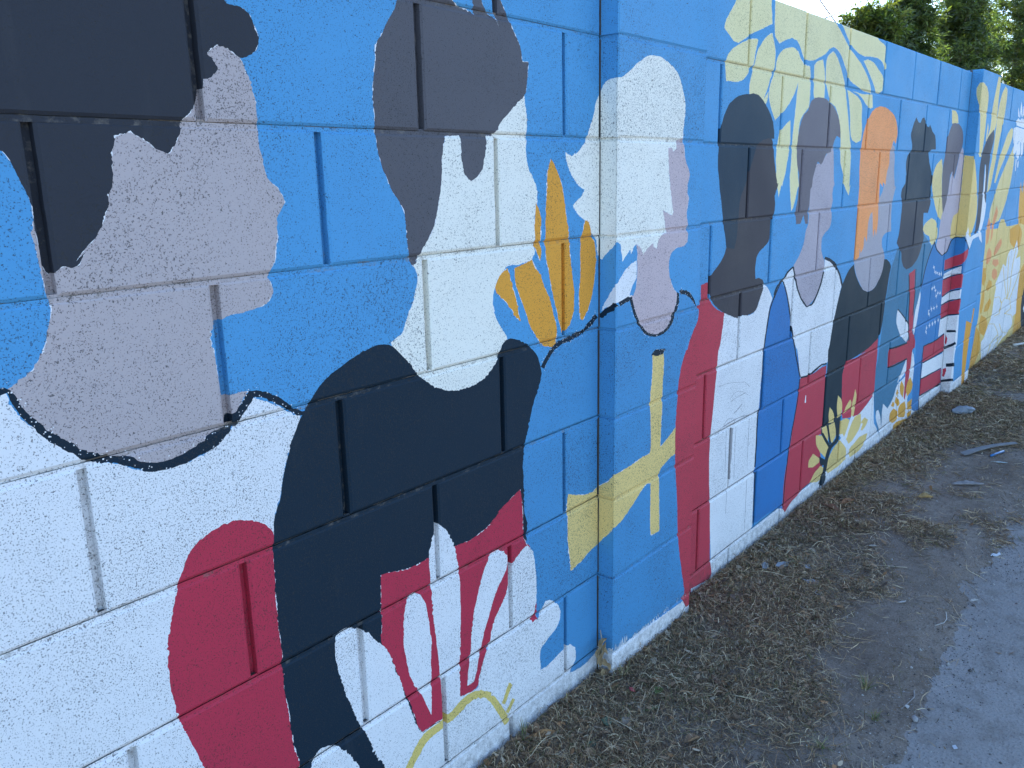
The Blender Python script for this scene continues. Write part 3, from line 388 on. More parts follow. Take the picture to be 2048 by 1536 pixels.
  ('R4','2216 442 2248 440 2280 438 2316 436 2352 436 2383 439 2413 443 2444 443 2476 442 2476 431 2476 419 2476 407 2478 379 2481 344 2482 312 2481 286 2479 260 2477 236 2474 216 2471 196 2469 176 2436 179 2463 124 2491 67 2520 9 2470 9 2421 8 2378 6 2345 4 2313 1 2282 -3 2250 -7 2217 -11 2191 -17 2175 -22 2162 -29 2149 -35 2123 -13 2120 14 2120 48 2121 79 2124 101 2128 123 2134 143 2141 164 2150 184 2158 204 2165 231 2172 260 2178 289 2186 318 2193 347 2199 373 2204 391 2210 408 2214 423'),
  ('W','2278 369 2285 367 2286 353 2287 340 2275 342 2277 356'),
  ('K','1949 765 1957 775 1965 785 1974 793 1994 799 2016 806 2028 813 2038 822 2049 828 2069 835 2092 841 2083 845 2060 839 2038 832 2027 825 2017 817 2006 810 1985 804 1964 797 1953 788 1945 778 1938 768'),
  ('K','2082 843 2091 829 2100 815 2109 801 2116 790 2122 778 2131 767 2144 752 2159 738 2176 724 2200 708 2229 692 2262 691 2288 693 2304 701 2319 712 2331 722 2344 735 2356 749 2366 762 2373 774 2379 787 2384 799 2369 802 2364 789 2359 777 2352 765 2342 752 2330 738 2318 726 2305 715 2291 705 2277 698 2256 696 2234 696 2211 710 2187 725 2171 738 2156 753 2143 767 2135 778 2128 789 2122 801 2113 815 2103 829 2094 843'),
  ('K','2374 844 2410 836 2442 827 2469 816 2497 802 2522 807 2493 821 2460 834 2422 845 2385 853'),
  ('K','2499 805 2515 794 2531 782 2545 770 2558 756 2569 741 2581 726 2599 725 2588 741 2576 756 2563 770 2548 783 2531 795 2515 807'),
  ('K','2007 804 2020 788 2033 772 2044 756 2054 740 2064 722 2072 705 2080 688 2088 670 2096 653 2108 629 2121 602 2134 576 2146 554 2157 532 2170 510 2182 490 2196 468 2210 447 2221 446 2207 467 2194 488 2181 509 2168 531 2157 553 2145 575 2132 601 2118 628 2106 652 2098 669 2091 687 2083 704 2074 722 2065 739 2054 756 2042 772 2029 788 2017 804'),
  ('K','1992 807 1977 794 1962 782 1948 769 1935 756 1924 743 1914 730 1907 714 1902 696 1897 678 1892 657 1886 635 1882 614 1880 597 1879 580 1879 563 1879 516 1879 458 1878 414 1870 406 1861 398 1859 365 1860 322 1860 283 1859 261 1859 239 1858 217 1868 214 1869 236 1869 258 1870 280 1869 319 1869 363 1870 395 1879 403 1887 411 1889 456 1888 514 1888 561 1889 578 1889 595 1891 612 1896 633 1901 655 1907 676 1912 694 1917 712 1924 728 1933 741 1945 754 1957 766 1971 779 1986 792 2001 804'),
  ('K','1858 201 1859 172 1859 144 1860 116 1861 85 1862 53 1863 20 1884 13 1882 46 1881 78 1880 109 1879 138 1879 166 1878 195'),
  ('K','2206 442 2205 419 2204 395 2201 373 2191 340 2178 303 2166 270 2158 245 2151 220 2144 195 2138 161 2131 123 2127 87 2125 55 2125 23 2124 -9 2132 -12 2133 21 2133 53 2135 84 2139 120 2146 158 2152 192 2159 217 2166 242 2174 267 2186 301 2199 337 2209 370 2212 393 2213 417 2215 440'),
  ('K','2222 441 2253 438 2284 436 2332 437 2357 440 2381 444 2404 448 2427 450 2480 445 2475 452 2419 457 2393 454 2369 451 2345 447 2323 444 2276 443 2248 445 2217 448'),
  ('S6','3066 1247 3102 1238 3111 1225 3119 1207 3125 1190 3127 1174 3128 1158 3131 1141 3138 1121 3148 1099 3159 1077 3175 1080 3166 1065 3158 1051 3149 1034 3142 1016 3140 1000 3139 981 3141 962 3146 940 3153 918 3160 895 3084 892 3056 884 3039 873 3039 855 3049 837 3070 823 3091 809 3098 793 3099 778 3098 764 3095 748 3086 733 3071 719 3051 705 3031 693 3003 679 2972 669 2909 666 2843 683 2819 697 2794 714 2772 730 2754 744 2738 758 2726 772 2717 785 2712 798 2710 811 2712 862 2718 928 2724 994 2804 1004 2888 1015 2955 1032 2993 1059 3012 1092 3026 1126 3042 1164 3054 1205'),
  ('K6','2706 797 2716 780 2728 762 2741 750 2756 738 2773 725 2795 710 2819 696 2843 683 2909 666 2950 668 2987 672 3009 680 3028 691 3045 702 3061 713 3074 725 3085 738 3091 753 3095 768 3098 783 3133 780 3181 763 3205 743 3202 731 3196 717 3190 702 3186 686 3182 669 3178 651 3173 632 3166 611 3161 590 3156 565 3152 537 3148 512 3142 494 3134 476 3127 462 3104 450 3081 442 3051 434 3018 427 2983 423 2946 421 2908 419 2866 418 2824 416 2787 415 2747 415 2714 413 2688 401 2674 388 2666 371 2668 342 2674 306 2681 269 2688 229 2696 187 2698 154 2691 142 2676 132 2662 122 2597 138 2535 154 2490 165 2469 176 2471 198 2473 220 2476 241 2478 265 2480 288 2482 312 2483 339 2485 366 2486 391 2487 410 2488 429 2488 447 2487 466 2485 485 2485 499 2495 513 2500 533 2506 559 2513 584 2521 604 2531 624 2540 644 2551 666 2562 689 2573 709 2584 724 2598 738 2612 751 2627 762 2643 774 2660 783 2681 790'),
  ('O6','2876 1382 2914 1382 2954 1380 2994 1374 3030 1367 3062 1358 3086 1346 3101 1335 3114 1322 3123 1310 3130 1296 3132 1281 3125 1265 3116 1247 3087 1261 3077 1249 3069 1237 3059 1223 3052 1209 3052 1197 3055 1183 3055 1170 3048 1158 3039 1145 3033 1132 3029 1116 3028 1098 3026 1080 3021 1088 2993 1098 2991 1079 2953 1098 2956 1069 2958 1040 2959 1018 2955 1003 2958 984 2963 959 2965 936 2963 920 2959 904 2954 888 2942 903 2930 918 2926 907 2921 895 2916 883 2904 918 2893 953 2881 987 2860 979 2852 969 2844 956 2839 942 2839 921 2840 896 2842 871 2824 884 2806 897 2805 881 2805 864 2802 850 2777 834 2757 854 2760 836 2758 821 2724 810 2709 816 2710 836 2711 856 2712 876 2710 899 2708 925 2706 949 2704 972 2702 995 2701 1017 2701 1042 2702 1067 2702 1084 2702 1086 2697 1108 2691 1138 2687 1166 2686 1188 2686 1211 2688 1231 2691 1249 2696 1267 2703 1284 2712 1297 2723 1311 2736 1324 2749 1335 2764 1346 2778 1356 2818 1373'),
  ('R4','3105 447 3107 432 3108 416 3109 401 3110 381 3111 360 3111 342 3109 328 3107 313 3107 292 3108 265 3109 242 3112 222 3110 204 3091 194 3064 186 3040 179 3013 172 2986 165 2961 159 2936 154 2910 151 2872 153 2830 159 2792 165 2749 174 2706 182 2697 212 2688 241 2681 269 2674 304 2668 342 2666 371 2674 388 2688 401 2713 416 2746 415 2790 412 2833 410 2874 411 2915 412 2957 414 2920 414 2883 414 2847 414 2889 417 2931 421 2970 424 3005 429 3038 435 3065 440'),
  ('B7','3292 814 3273 802 3260 789 3249 776 3234 760 3220 744 3209 727 3199 701 3190 671 3181 640 3172 610 3162 580 3155 549 3149 506 3144 459 3139 418 3135 389 3131 361 3126 339 3116 326 3107 313 3107 282 3110 242 3112 209 3112 194 3113 179 3117 164 3131 137 3150 106 3171 73 3196 38 3225 0 3254 -39 3259 -24 3263 -10 3270 4 3290 29 3317 57 3341 80 3366 89 3393 98 3415 110 3434 124 3446 136 3458 150 3471 164 3490 180 3512 198 3535 216 3564 234 3595 252 3620 272 3640 307 3656 349 3668 380 3685 395 3694 449 3705 521 3718 580 3731 602 3751 623 3772 645 3794 668 3817 692 3835 715 3851 734 3863 753 3860 772 3831 792 3788 811 3750 826 3686 853 3593 857 3504 860 3429 858 3371 847 3326 830'),
  ('W','3112 209 3098 198 3080 188 3053 180 3018 172 2986 165 2961 159 2936 154 2910 151 2867 156 2830 159 2783 143 2729 119 2697 93 2700 63 2722 27 2746 -4 2778 -29 2818 -55 2869 -56 2922 -56 2975 -56 3052 -52 3140 -47 3229 -44 3307 -45 3391 -49 3477 -53 3565 -57 3657 -61 3729 -64 3794 -60 3784 -33 3707 4 3679 30 3669 56 3695 90 3736 131 3759 174 3749 212 3723 254 3697 295 3678 286 3674 264 3669 234 3661 210 3640 195 3606 184 3563 178 3511 172 3471 164 3453 152 3444 137 3434 124 3415 110 3393 98 3368 88 3341 80 3308 99 3265 120 3263 105 3260 91 3259 75 3262 54 3266 29 3270 4 3258 27 3246 50 3234 70 3217 88 3197 107 3170 107 3167 91 3171 73 3188 54 3212 30 3233 7 3244 -13 3251 -32 3258 -51 3235 -25 3213 1 3193 23 3149 56 3135 93 3123 139 3114 175 3112 192'),
  ('R7','3502 683 3551 689 3600 696 3608 658 3616 620 3623 582 3630 539 3638 494 3643 456 3646 432 3647 409 3649 385 3706 364 3717 345 3723 321 3722 303 3678 298 3675 281 3676 257 3676 234 3673 206 3667 176 3660 146 3650 117 3637 88 3625 59 3605 73 3601 106 3598 151 3596 191 3596 217 3597 244 3597 270 3544 273 3493 276 3444 279 3376 281 3321 283 3283 283 3279 310 3274 336 3272 355 3286 369 3339 364 3392 360 3445 356 3505 352 3553 350 3599 367 3595 390 3583 422 3571 453 3559 498 3547 550 3535 595 3525 624 3513 654'),
  ('W','3367 537 3401 522 3435 506 3469 490 3504 472 3540 454 3566 436 3580 416 3585 397 3584 381 3571 368 3551 357 3501 379 3457 400 3424 423 3392 449 3368 470 3359 488 3358 505 3361 521'),
  ('W','3718 580 3732 564 3740 548 3737 526 3730 499 3723 473 3717 446 3712 419 3705 398 3690 385 3671 373 3664 390 3657 407 3654 423 3654 444 3658 466 3664 487 3674 506 3688 524 3699 541 3709 560'),
  ('W','3588 275 3594 249 3600 223 3600 204 3562 193 3535 188 3501 182 3467 176 3483 189 3499 201 3515 214 3537 232 3562 253'),
  ('W','3690 284 3699 266 3708 248 3718 230 3731 212 3745 193 3759 174 3716 172 3674 171 3679 189 3685 206 3688 224 3690 243 3690 264'),
  ('K','3361 536 3412 515 3461 492 3497 474 3533 454 3570 434 3584 434 3547 455 3510 475 3474 493 3424 516 3373 538'),
  ('K','3496 678 3507 650 3518 623 3526 596 3535 552 3542 502 3552 455 3564 423 3579 389 3595 355 3612 353 3596 387 3581 420 3569 453 3559 499 3552 550 3543 594 3534 621 3523 649 3512 676'),
  ('K','3290 365 3343 360 3397 355 3452 352 3515 349 3580 346 3568 354 3503 357 3441 361 3387 364 3335 368 3283 373'),
  ('K','3292 279 3358 273 3424 269 3481 267 3544 266 3607 265 3592 274 3529 275 3467 276 3412 277 3348 281 3283 287'),
  ('K','3608 695 3613 660 3619 626 3623 591 3623 553 3621 514 3620 475 3633 473 3634 512 3636 551 3636 589 3632 624 3627 659 3621 694'),
  ('Y','2544 265 2582 241 2599 223 2610 205 2606 191 2550 200 2542 216 2537 232 2539 248'),
  ('Y','2633 294 2673 270 2686 254 2692 236 2693 223 2691 210 2689 197 2647 197 2640 215 2633 233 2628 251 2628 265 2631 280'),
  ('Y','2842 276 2863 250 2865 238 2864 223 2862 209 2857 193 2851 177 2845 160 2814 162 2815 182 2815 202 2817 219 2824 236 2832 252 2837 264'),
  ('Y','2789 243 2807 226 2803 214 2790 204 2747 199 2717 200 2727 213 2741 225 2763 235'),
  ('Y','2416 184 2453 175 2490 165 2513 149 2535 131 2553 115 2563 99 2567 83 2568 71 2551 55 2512 78 2476 101 2455 117 2436 134 2422 149 2416 167'),
  ('Y','2396 117 2435 97 2474 77 2470 63 2441 61 2406 61 2354 74 2353 88 2356 100 2374 109'),
  ('Y','2487 44 2538 19 2542 2 2537 -11 2516 -14 2487 -15 2458 -13 2419 -4 2378 6 2393 15 2408 24 2424 32 2443 37 2465 40'),
  ('Y','2697 93 2732 71 2765 49 2793 24 2805 1 2785 -10 2749 -15 2722 -17 2692 -17 2662 -16 2620 -15 2578 -13 2553 10 2557 23 2566 39 2579 53 2592 63 2609 72 2628 80 2649 85 2673 89'),
  ('Y','2753 172 2801 155 2790 139 2778 124 2768 114 2758 105 2747 95 2700 113 2692 133 2684 153 2681 168 2708 177'),
  ('Y','2863 151 2899 152 2942 149 2947 133 2952 117 2953 103 2944 88 2927 77 2905 68 2878 59 2855 52 2810 48 2773 78 2779 91 2794 104 2810 116 2825 130 2843 142'),
  ('Y','2998 119 3053 95 3040 84 3025 75 3003 69 2979 64 2951 76 2953 96 2959 112'),
  ('Y','3061 33 3052 20 3042 7 3028 -3 3007 -12 2981 -18 2951 -22 2916 -22 2878 -20 2840 -19 2823 2 2816 20 2840 27 2875 31 2898 36 2923 41 2951 44 3003 40'),
  ('Y','2538 193 2579 190 2620 188 2631 168 2643 148 2646 131 2637 120 2620 111 2603 102 2584 124 2567 146 2557 161 2547 177'),
  ('Y','2477 198 2524 196 2534 180 2545 164 2553 150 2554 134 2552 120 2529 138 2506 156 2489 171 2481 184'),
  ('K6','2513 -42 2528 -31 2542 -20 2554 -8 2562 9 2566 27 2572 43 2580 58 2589 72 2603 83 2627 88 2660 90 2686 98 2689 115 2681 134 2673 151 2665 166 2655 181 2615 188 2624 173 2632 159 2640 143 2647 126 2645 114 2627 108 2595 106 2567 100 2550 87 2540 72 2532 57 2526 40 2522 23 2515 7 2504 -4 2490 -15 2476 -25'),
  ('K6','2598 91 2575 109 2553 127 2534 142 2514 159 2494 176 2468 178 2488 161 2508 144 2527 128 2549 110 2571 92'),
  ('K6','2596 104 2587 120 2578 135 2570 151 2562 166 2555 181 2548 196 2526 200 2533 185 2540 170 2548 155 2556 140 2565 125 2573 109'),
  ('K6','2465 89 2523 61 2552 50 2542 33 2487 44 2479 59 2472 74'),
  ('K6','2496 -9 2527 -13 2558 -17 2553 -32 2543 -43 2516 -46 2483 -45 2488 -33 2492 -21'),
  ('W','2832 -38 2828 -15 2825 9 2816 32 2789 57 2759 80 2741 97 2723 114 2690 118 2707 101 2727 82 2756 60 2779 39 2786 19 2790 -4 2793 -27'),
  ('W','2807 30 2848 37 2890 44 2926 53 2949 66 2966 80 2982 95 2959 103 2942 88 2927 74 2905 63 2871 54 2829 47 2788 40'),
  ('W','2781 81 2792 100 2804 119 2814 135 2826 148 2839 161 2820 167 2807 155 2795 142 2785 126 2774 106 2762 87'),
  ('O2','3687 163 3722 138 3747 114 3743 95 3725 81 3697 74 3664 69 3644 89 3631 107 3636 127 3650 146'),
  ('O2','3538 174 3569 153 3592 133 3595 116 3591 98 3588 79 3538 108 3522 129 3515 149 3524 162'),
  ('O2','3477 145 3514 119 3488 107 3463 124'),
  ('O2','3467 111 3514 89 3543 59 3515 53 3456 84 3461 98'),
  ('O2','3422 97 3457 78 3442 63 3399 79'),
  ('O2','3389 46 3413 53 3444 57 3512 29 3523 8 3524 -10 3490 -15 3446 -15 3390 10 3386 29'),
  ('O2','3545 52 3582 54 3628 52 3649 29 3663 7 3657 -12 3644 -32 3543 -8 3530 10 3522 27 3527 42'),
  ('O2','3675 36 3718 36 3762 36 3759 11 3780 -19 3688 -4 3682 16'),
  ('O2','3508 -24 3555 -29 3617 -38 3680 -46 3710 -72 3657 -68 3606 -64 3560 -61 3508 -57 3457 -54 3460 -31'),
  ('O2','3683 -22 3726 -23 3770 -23 3767 -48 3703 -52'),
  ('D7','3305 1123 3445 1122 3594 1121 3751 1119 3769 1102 3759 1087 3748 1069 3749 1053 3753 1035 3756 1019 3759 1002 3757 985 3744 966 3728 947 3651 950 3653 933 3655 917 3659 900 3670 877 3685 852 3694 830 3689 810 3676 792 3664 776 3649 759 3629 744 3601 732 3569 721 3536 713 3495 709 3449 707 3394 726 3372 743 3355 761 3352 775 3346 789 3319 805 3290 820 3257 838 3264 852 3275 868 3280 885 3283 904 3285 925 3288 949 3289 971 3290 985 3289 999 3286 1012 3261 1033 3260 1051 3268 1068 3308 1088 3309 1105'),
  ('H4','3386 1363 3431 1344 3461 1343 3484 1362 3512 1368 3549 1349 3576 1331 3608 1330 3625 1341 3652 1325 3678 1311 3728 1296 3743 1278 3753 1259 3762 1234 3686 1233 3649 1219 3652 1207 3663 1191 3675 1176 3697 1157 3722 1138 3748 1118 3770 1099 3775 1082 3776 1065 3772 1084 3769 1102 3756 1086 3748 1069 3748 1054 3752 1036 3756 1019 3698 1012 3641 1005 3580 1002 3493 1004 3397 1009 3303 1014 3261 1033 3259 1051 3268 1068 3308 1088 3309 1105 3305 1123 3317 1115 3307 1132 3297 1150 3292 1166 3293 1180 3298 1194 3307 1206 3358 1221 3362 1236 3357 1252 3340 1269 3327 1286 3330 1299 3340 1313 3351 1327 3361 1339 3374 1351'),
  ('B8','3914 802 3884 780 3855 758 3828 736 3806 713 3787 690 3770 666 3757 643 3745 619 3737 594 3735 566 3735 536 3733 507 3722 465 3707 419 3701 377 3712 348 3732 317 3746 286 3747 248 3743 206 3741 163 3749 106 3761 41 3773 -24 3840 -46 3909 -69 4076 -78 4253 -87 4361 -68 4339 373 4396 367 4395 791 4332 794 4277 788 4241 777 4218 762 4199 745 4177 731 4136 724 4088 718 4024 737 3969 757 3937 779'),
  ('P2','3897 1193 3912 1174 3925 1154 3930 1135 3933 1114 3937 1093 3948 1063 3961 1030 3975 999 3989 975 4006 950 4016 929 4013 911 4004 894 3931 920 3902 936 3873 954 3848 973 3825 994 3805 1016 3788 1035 3772 1053 3762 1072 3760 1089 3761 1107 3766 1125 3776 1140 3790 1154 3810 1166 3849 1180'),
  ('P2~','3808 919 3887 903 3918 885 3940 863 3948 847 3951 831 3950 818 3927 800 3858 786 3828 801 3814 817 3792 834 3704 852 3666 872 3673 887 3698 900 3747 910'),
  ('P2','3993 1421 4071 1421 4120 1402 4136 1385 4150 1366 4084 1362 4019 1359 4011 1379 4002 1400'),
  ('Y','4253 912 4300 921 4360 927 4381 882 4395 850 4395 791 4353 792 4285 793 4219 794 4217 820 4214 845 4216 867 4222 883 4234 899'),
  ('S8','4291 1253 4317 1236 4336 1218 4342 1190 4343 1155 4346 1120 4351 1087 4358 1054 4362 1021 4367 987 4370 953 4360 927 4311 919 4253 912 4225 895 4213 874 4213 855 4219 834 4225 814 4229 796 4235 777 4240 759 4218 765 4199 749 4175 735 4134 727 4087 720 3998 748 3965 766 3946 784 3957 797 3974 810 3976 827 3975 847 3977 867 3983 888 3991 908 4003 929 4026 954 4053 981 4075 1009 4085 1037 4088 1066 4094 1091 4103 1106 4116 1120 4129 1135 4158 1115 4187 1096 4200 1120 4213 1144 4225 1166 4235 1187 4245 1207 4256 1224 4272 1239'),
  ('H5','4083 1364 4166 1361 4210 1351 4246 1338 4264 1325 4277 1310 4286 1295 4290 1276 4284 1256 4265 1237 4244 1218 4236 1203 4230 1188 4222 1173 4211 1155 4199 1137 4189 1122 4173 1096 4151 1116 4129 1135 4096 1116 4092 1103 4090 1088 4088 1072 4085 1052 4081 1030 4075 1009 4066 991 4054 974 4043 959 4030 944 4016 929 4002 952 3987 976 3975 999 3962 1030 3951 1062 3942 1093 3936 1118 3933 1143 3933 1166 3940 1187 3951 1207 3959 1227 3959 1248 3957 1268 3959 1288 3971 1305 3987 1323 4003 1337 4032 1359'),
  ('Y~','4353 1213 4394 1212 4395 791 4333 793 4342 863 4351 932 4356 1001 4357 1072 4355 1143'),
  ('K','3893 800 3923 778 3960 756 4017 736 4087 716 4144 721 4187 729 4210 743 4229 761 4251 775 4286 786 4337 791 4395 788 4395 794 4327 797 4268 791 4230 779 4207 764 4188 747 4167 733 4128 726 4089 721 4032 739 3978 757 3942 778 3912 800'),
  ('K','3906 803 3877 781 3847 759 3821 737 3799 714 3780 691 3763 667 3750 643 3740 619 3730 595 3745 593 3755 617 3765 641 3778 665 3794 688 3813 712 3836 735 3862 757 3891 779 3921 801'),
  ('R7','4153 690 4216 691 4281 693 4347 694 4396 694 4396 636 4372 637 4301 637 4230 638 4160 639 4158 656 4155 673'),
  ('W','4163 618 4223 621 4284 623 4348 625 4396 625 4396 591 4356 593 4291 593 4228 592 4166 591'),
  ('R7','4155 586 4221 586 4288 586 4359 586 4396 584 4396 511 4353 513 4286 510 4228 505 4171 499 4165 528 4160 557'),
  ('W','4172 495 4228 499 4286 502 4348 503 4396 500 4396 453 4347 457 4286 458 4230 457 4174 456 4173 476'),
  ('R7','4175 447 4252 451 4335 451 4396 448 4396 374 4351 379 4268 381 4191 381 4186 403 4180 425'),
  ('W','4184 377 4259 376 4339 373 4396 368 4398 -151 4378 -146 4360 -66 4342 12 4328 87 4318 154 4311 220 4304 286 4242 285 4180 284 4182 315 4183 346'),
  ('R7','4144 272 4202 273 4256 277 4312 281 4321 247 4330 213 4339 179 4275 182 4212 184 4150 187 4071 190 3985 193 3902 196 3897 224 3891 252 3885 280 3973 277 4063 273'),
  ('W','3900 190 4031 185 4169 179 4313 173 4319 145 4326 117 4332 90 4179 98 4034 106 3895 113 3897 139 3898 164'),
  ('R7','3890 107 4026 100 4170 92 4320 84 4327 56 4333 28 4340 0 4184 8 4035 17 3894 24 3893 52 3891 80'),
  ('W','3891 18 4032 10 4181 2 4337 -7 4350 -53 4364 -99 4378 -146 4219 -135 4068 -125 3925 -115 3914 -70 3902 -26'),
  ('K','4159 632 4221 632 4284 631 4349 630 4396 629 4396 635 4340 637 4274 637 4211 638 4149 638'),
  ('K','4173 585 4237 585 4301 586 4369 585 4396 584 4396 590 4359 592 4290 592 4225 591 4162 591'),
  ('K','4185 494 4242 498 4300 502 4361 504 4396 502 4396 508 4349 510 4285 508 4226 504 4169 500'),
  ('K','4183 449 4238 451 4293 453 4353 452 4396 449 4396 455 4343 459 4280 460 4223 458 4169 456'),
  ('K','4200 374 4276 375 4358 373 4396 369 4396 376 4347 381 4261 383 4184 382'),
  ('K','3889 279 3972 275 4058 271 4138 269 4199 271 4256 274 4315 278 4297 285 4239 281 4183 278 4124 276 4047 278 3962 282 3879 285'),
  ('K','3904 190 3989 187 4077 184 4158 182 4218 180 4278 180 4339 179 4324 186 4263 187 4204 188 4144 189 4064 191 3977 194 3893 197'),
  ('K','3902 106 4035 99 4174 93 4319 86 4306 93 4160 100 4022 107 3890 113'),
  ('K','3901 17 4041 9 4188 0 4343 -8 4329 0 4175 8 4028 16 3889 24'),
  ('K','4363 281 4397 276 4397 289 4358 295'),
  ('K','4355 188 4397 185 4397 202 4325 206'),
  ('K','4349 4 4397 -5 4397 11 4337 21'),
  ('K','3885 283 3881 246 3876 209 3876 171 3883 98 3895 8 3908 -82 3921 -86 3909 5 3896 95 3889 168 3890 206 3894 244 3898 281'),
  ('R7','4347 272 4394 243 4390 226 4379 209 4341 230 4341 249'),
  ('R7','4360 77 4397 74 4397 26 4362 36 4361 57'),
  ('SC','1575 543 1595 543 1615 543 1640 541 1664 538 1686 533 1708 528 1730 525 1751 522 1769 511 1788 500 1790 501 1771 512 1752 523 1729 526 1707 529 1686 534 1664 539 1639 542 1614 544 1594 544 1574 545'),
  ('SC','1653 490 1668 497 1685 502 1710 501 1736 495 1760 486 1782 474 1784 475 1761 486 1737 496 1709 502 1684 503 1666 498 1651 491'),
  ('SC','1662 480 1687 483 1713 485 1738 485 1765 485 1763 487 1737 487 1711 486 1685 484 1660 482'),
  ('SC','1619 415 1630 423 1642 428 1675 426 1692 413 1684 404 1687 403 1695 413 1675 427 1641 430 1628 424 1617 416'),
  ('SC','1684 437 1701 441 1717 445 1730 450 1743 455 1739 457 1727 452 1714 447 1698 443 1681 440'),
  ('SC','1611 412 1632 413 1652 414 1673 415 1694 415 1719 415 1746 413 1773 409 1800 404 1799 407 1771 412 1744 416 1717 417 1692 418 1670 418 1649 417 1629 416 1609 415'),
  ('SC','1635 396 1635 378 1636 360 1636 342 1637 318 1638 291 1638 264 1641 263 1640 290 1640 317 1639 342 1638 360 1638 378 1637 396'),
  ('SC','1673 395 1673 374 1672 354 1672 333 1671 306 1670 278 1669 255 1669 243 1670 231 1680 228 1680 240 1680 252 1680 275 1682 303 1683 330 1683 351 1683 371 1683 392'),
  ('SC','1703 391 1703 369 1702 347 1702 325 1703 293 1703 257 1704 221 1706 220 1706 256 1705 292 1705 324 1705 346 1705 368 1705 391'),
  ('SC','1800 396 1799 369 1799 342 1799 315 1799 286 1800 256 1800 226 1803 225 1802 255 1802 285 1802 315 1802 342 1802 368 1802 395'),
  ('SC','1652 205 1653 191 1654 178 1654 164 1654 151 1653 138 1653 125 1655 124 1656 137 1656 150 1657 163 1656 177 1656 191 1655 204'),
  ('SC','1799 193 1799 173 1800 154 1800 134 1800 100 1800 58 1799 17 1802 16 1803 57 1803 99 1803 133 1803 153 1802 173 1802 192'),
  ('W','3931 685 3950 675 3966 673 3955 669 3959 659 3939 670 3924 671 3938 674'),
  ('W','3958 661 3983 648 3999 646 3988 642 3998 629 3972 643 3957 644 3971 647'),
  ('W','4005 650 4025 640 4044 637 4030 634 4033 625 4014 635 3995 636 4012 639'),
  ('W','4058 641 4076 630 4095 627 4081 624 4082 614 4065 625 4046 626 4063 629'),
  ('W','4109 638 4123 625 4140 623 4128 619 4125 607 4111 620 4095 621 4110 624'),
  ('W','3949 578 3958 568 3974 566 3963 562 3956 553 3947 563 3932 565 3946 568'),
  ('W','3983 582 3995 571 4014 568 4000 565 3996 554 3984 566 3966 567 3983 570'),
  ('W','4014 561 4028 551 4048 548 4033 545 4032 536 4017 546 3999 548 4016 551'),
  ('W','4073 543 4083 532 4097 529 4088 526 4081 516 4072 527 4058 528 4070 531'),
  ('W','4123 538 4130 526 4150 523 4135 520 4126 510 4119 521 4100 523 4117 526'),
  ('W','4035 533 4054 520 4073 517 4058 514 4061 501 4042 515 4024 516 4041 519'),
  ('W','3924 473 3931 460 3947 457 3935 454 3927 443 3920 455 3905 457 3918 459'),
  ('W','3957 478 3980 462 3994 460 3985 456 3993 442 3969 457 3956 458 3968 462'),
  ('W','4015 472 4032 460 4052 457 4037 454 4039 444 4021 455 4003 457 4020 460'),
  ('W','4073 475 4089 461 4103 459 4094 455 4094 443 4078 457 4064 458 4076 461'),
  ('W','3929 452 3943 440 3959 438 3948 434 3947 424 3932 436 3917 437 3931 440'),
  ('W','3905 388 3917 374 3936 371 3922 368 3919 357 3907 370 3889 372 3905 374'),
  ('W','3965 393 3973 380 3992 376 3978 374 3970 361 3962 375 3944 377 3961 379'),
  ('W','4019 393 4029 380 4043 378 4034 374 4028 363 4018 376 4005 377 4016 380'),
  ('W','4065 396 4081 381 4101 378 4086 375 4086 361 4069 377 4050 379 4068 381'),
  ('W','4136 395 4147 382 4161 379 4152 376 4146 364 4135 378 4121 379 4134 382'),
  ('W','3890 369 3915 354 3928 351 3920 348 3930 334 3904 349 3891 350 3903 353'),
 ],
 'S': [
  ('B8','10 -90 -2 -65 2 372 -17 376 -36 380 -54 384 -54 454 -53 523 -54 586 -58 638 -60 650 -60 755 -52 771 -43 791 -27 793 -10 794 4 793 10 788'),
  ('Y','10 919 -2 928 -7 884 -11 840 -15 796 -1 792 10 790'),
  ('S8','9 1245 7 1237 3 1219 2 1190 1 1155 1 1120 -1 1087 -2 1054 -3 1021 -4 987 -4 953 -2 928 8 917 10 916'),
  ('Y~','-1 1213 -16 1211 -32 1208 -48 1205 -53 1181 -58 1157 -59 1147 -60 797 -58 801 -38 798 -17 795 3 792 2 862 0 932 -2 1001 -2 1072 -1 1143'),
  ('K','10 784 2 790 -10 792 -27 790 -42 789 -52 773 -60 757 -60 768 -56 775 -45 793 -27 795 -10 797 5 796 10 791'),
  ('R7','10 689 0 694 -14 700 -29 706 -42 713 -54 724 -60 732 -60 681 -56 672 -47 658 -35 650 -20 644 -5 639 10 633'),
  ('W','10 619 0 625 -14 632 -28 638 -42 644 -43 625 -44 606 -30 602 -16 599 -1 594 10 588'),
  ('R7','10 581 -2 587 -19 593 -36 599 -49 603 -56 600 -55 577 -54 554 -53 531 -35 526 -17 520 -1 513 10 505'),
  ('W','10 496 0 503 -16 509 -32 513 -45 516 -54 524 -53 505 -53 486 -53 468 -35 465 -16 462 0 457 10 452'),
  ('R7','10 445 3 450 -15 456 -35 462 -56 468 -55 441 -55 414 -54 387 -36 385 -17 383 -1 379 10 373'),
  ('W','10 367 2 372 -15 376 -35 380 -54 384 -56 331 -58 279 -59 235 -57 210 -55 186 -53 162 -54 123 -57 78 -59 32 -60 8 -60 -105 -55 -117 -45 -133 -26 -136 -6 -139 -2 -64 1 11 4 82 6 148 8 213 9 278 10 277'),
  ('R7','10 272 8 274 6 242 4 210 2 177 10 172'),
  ('W','10 164 8 166 6 139 5 113 3 86 10 81'),
  ('R7','10 75 6 78 5 52 3 25 2 -2 10 -9'),
  ('W','10 -16 3 -10 0 -53 -3 -96 -6 -139 10 -153'),
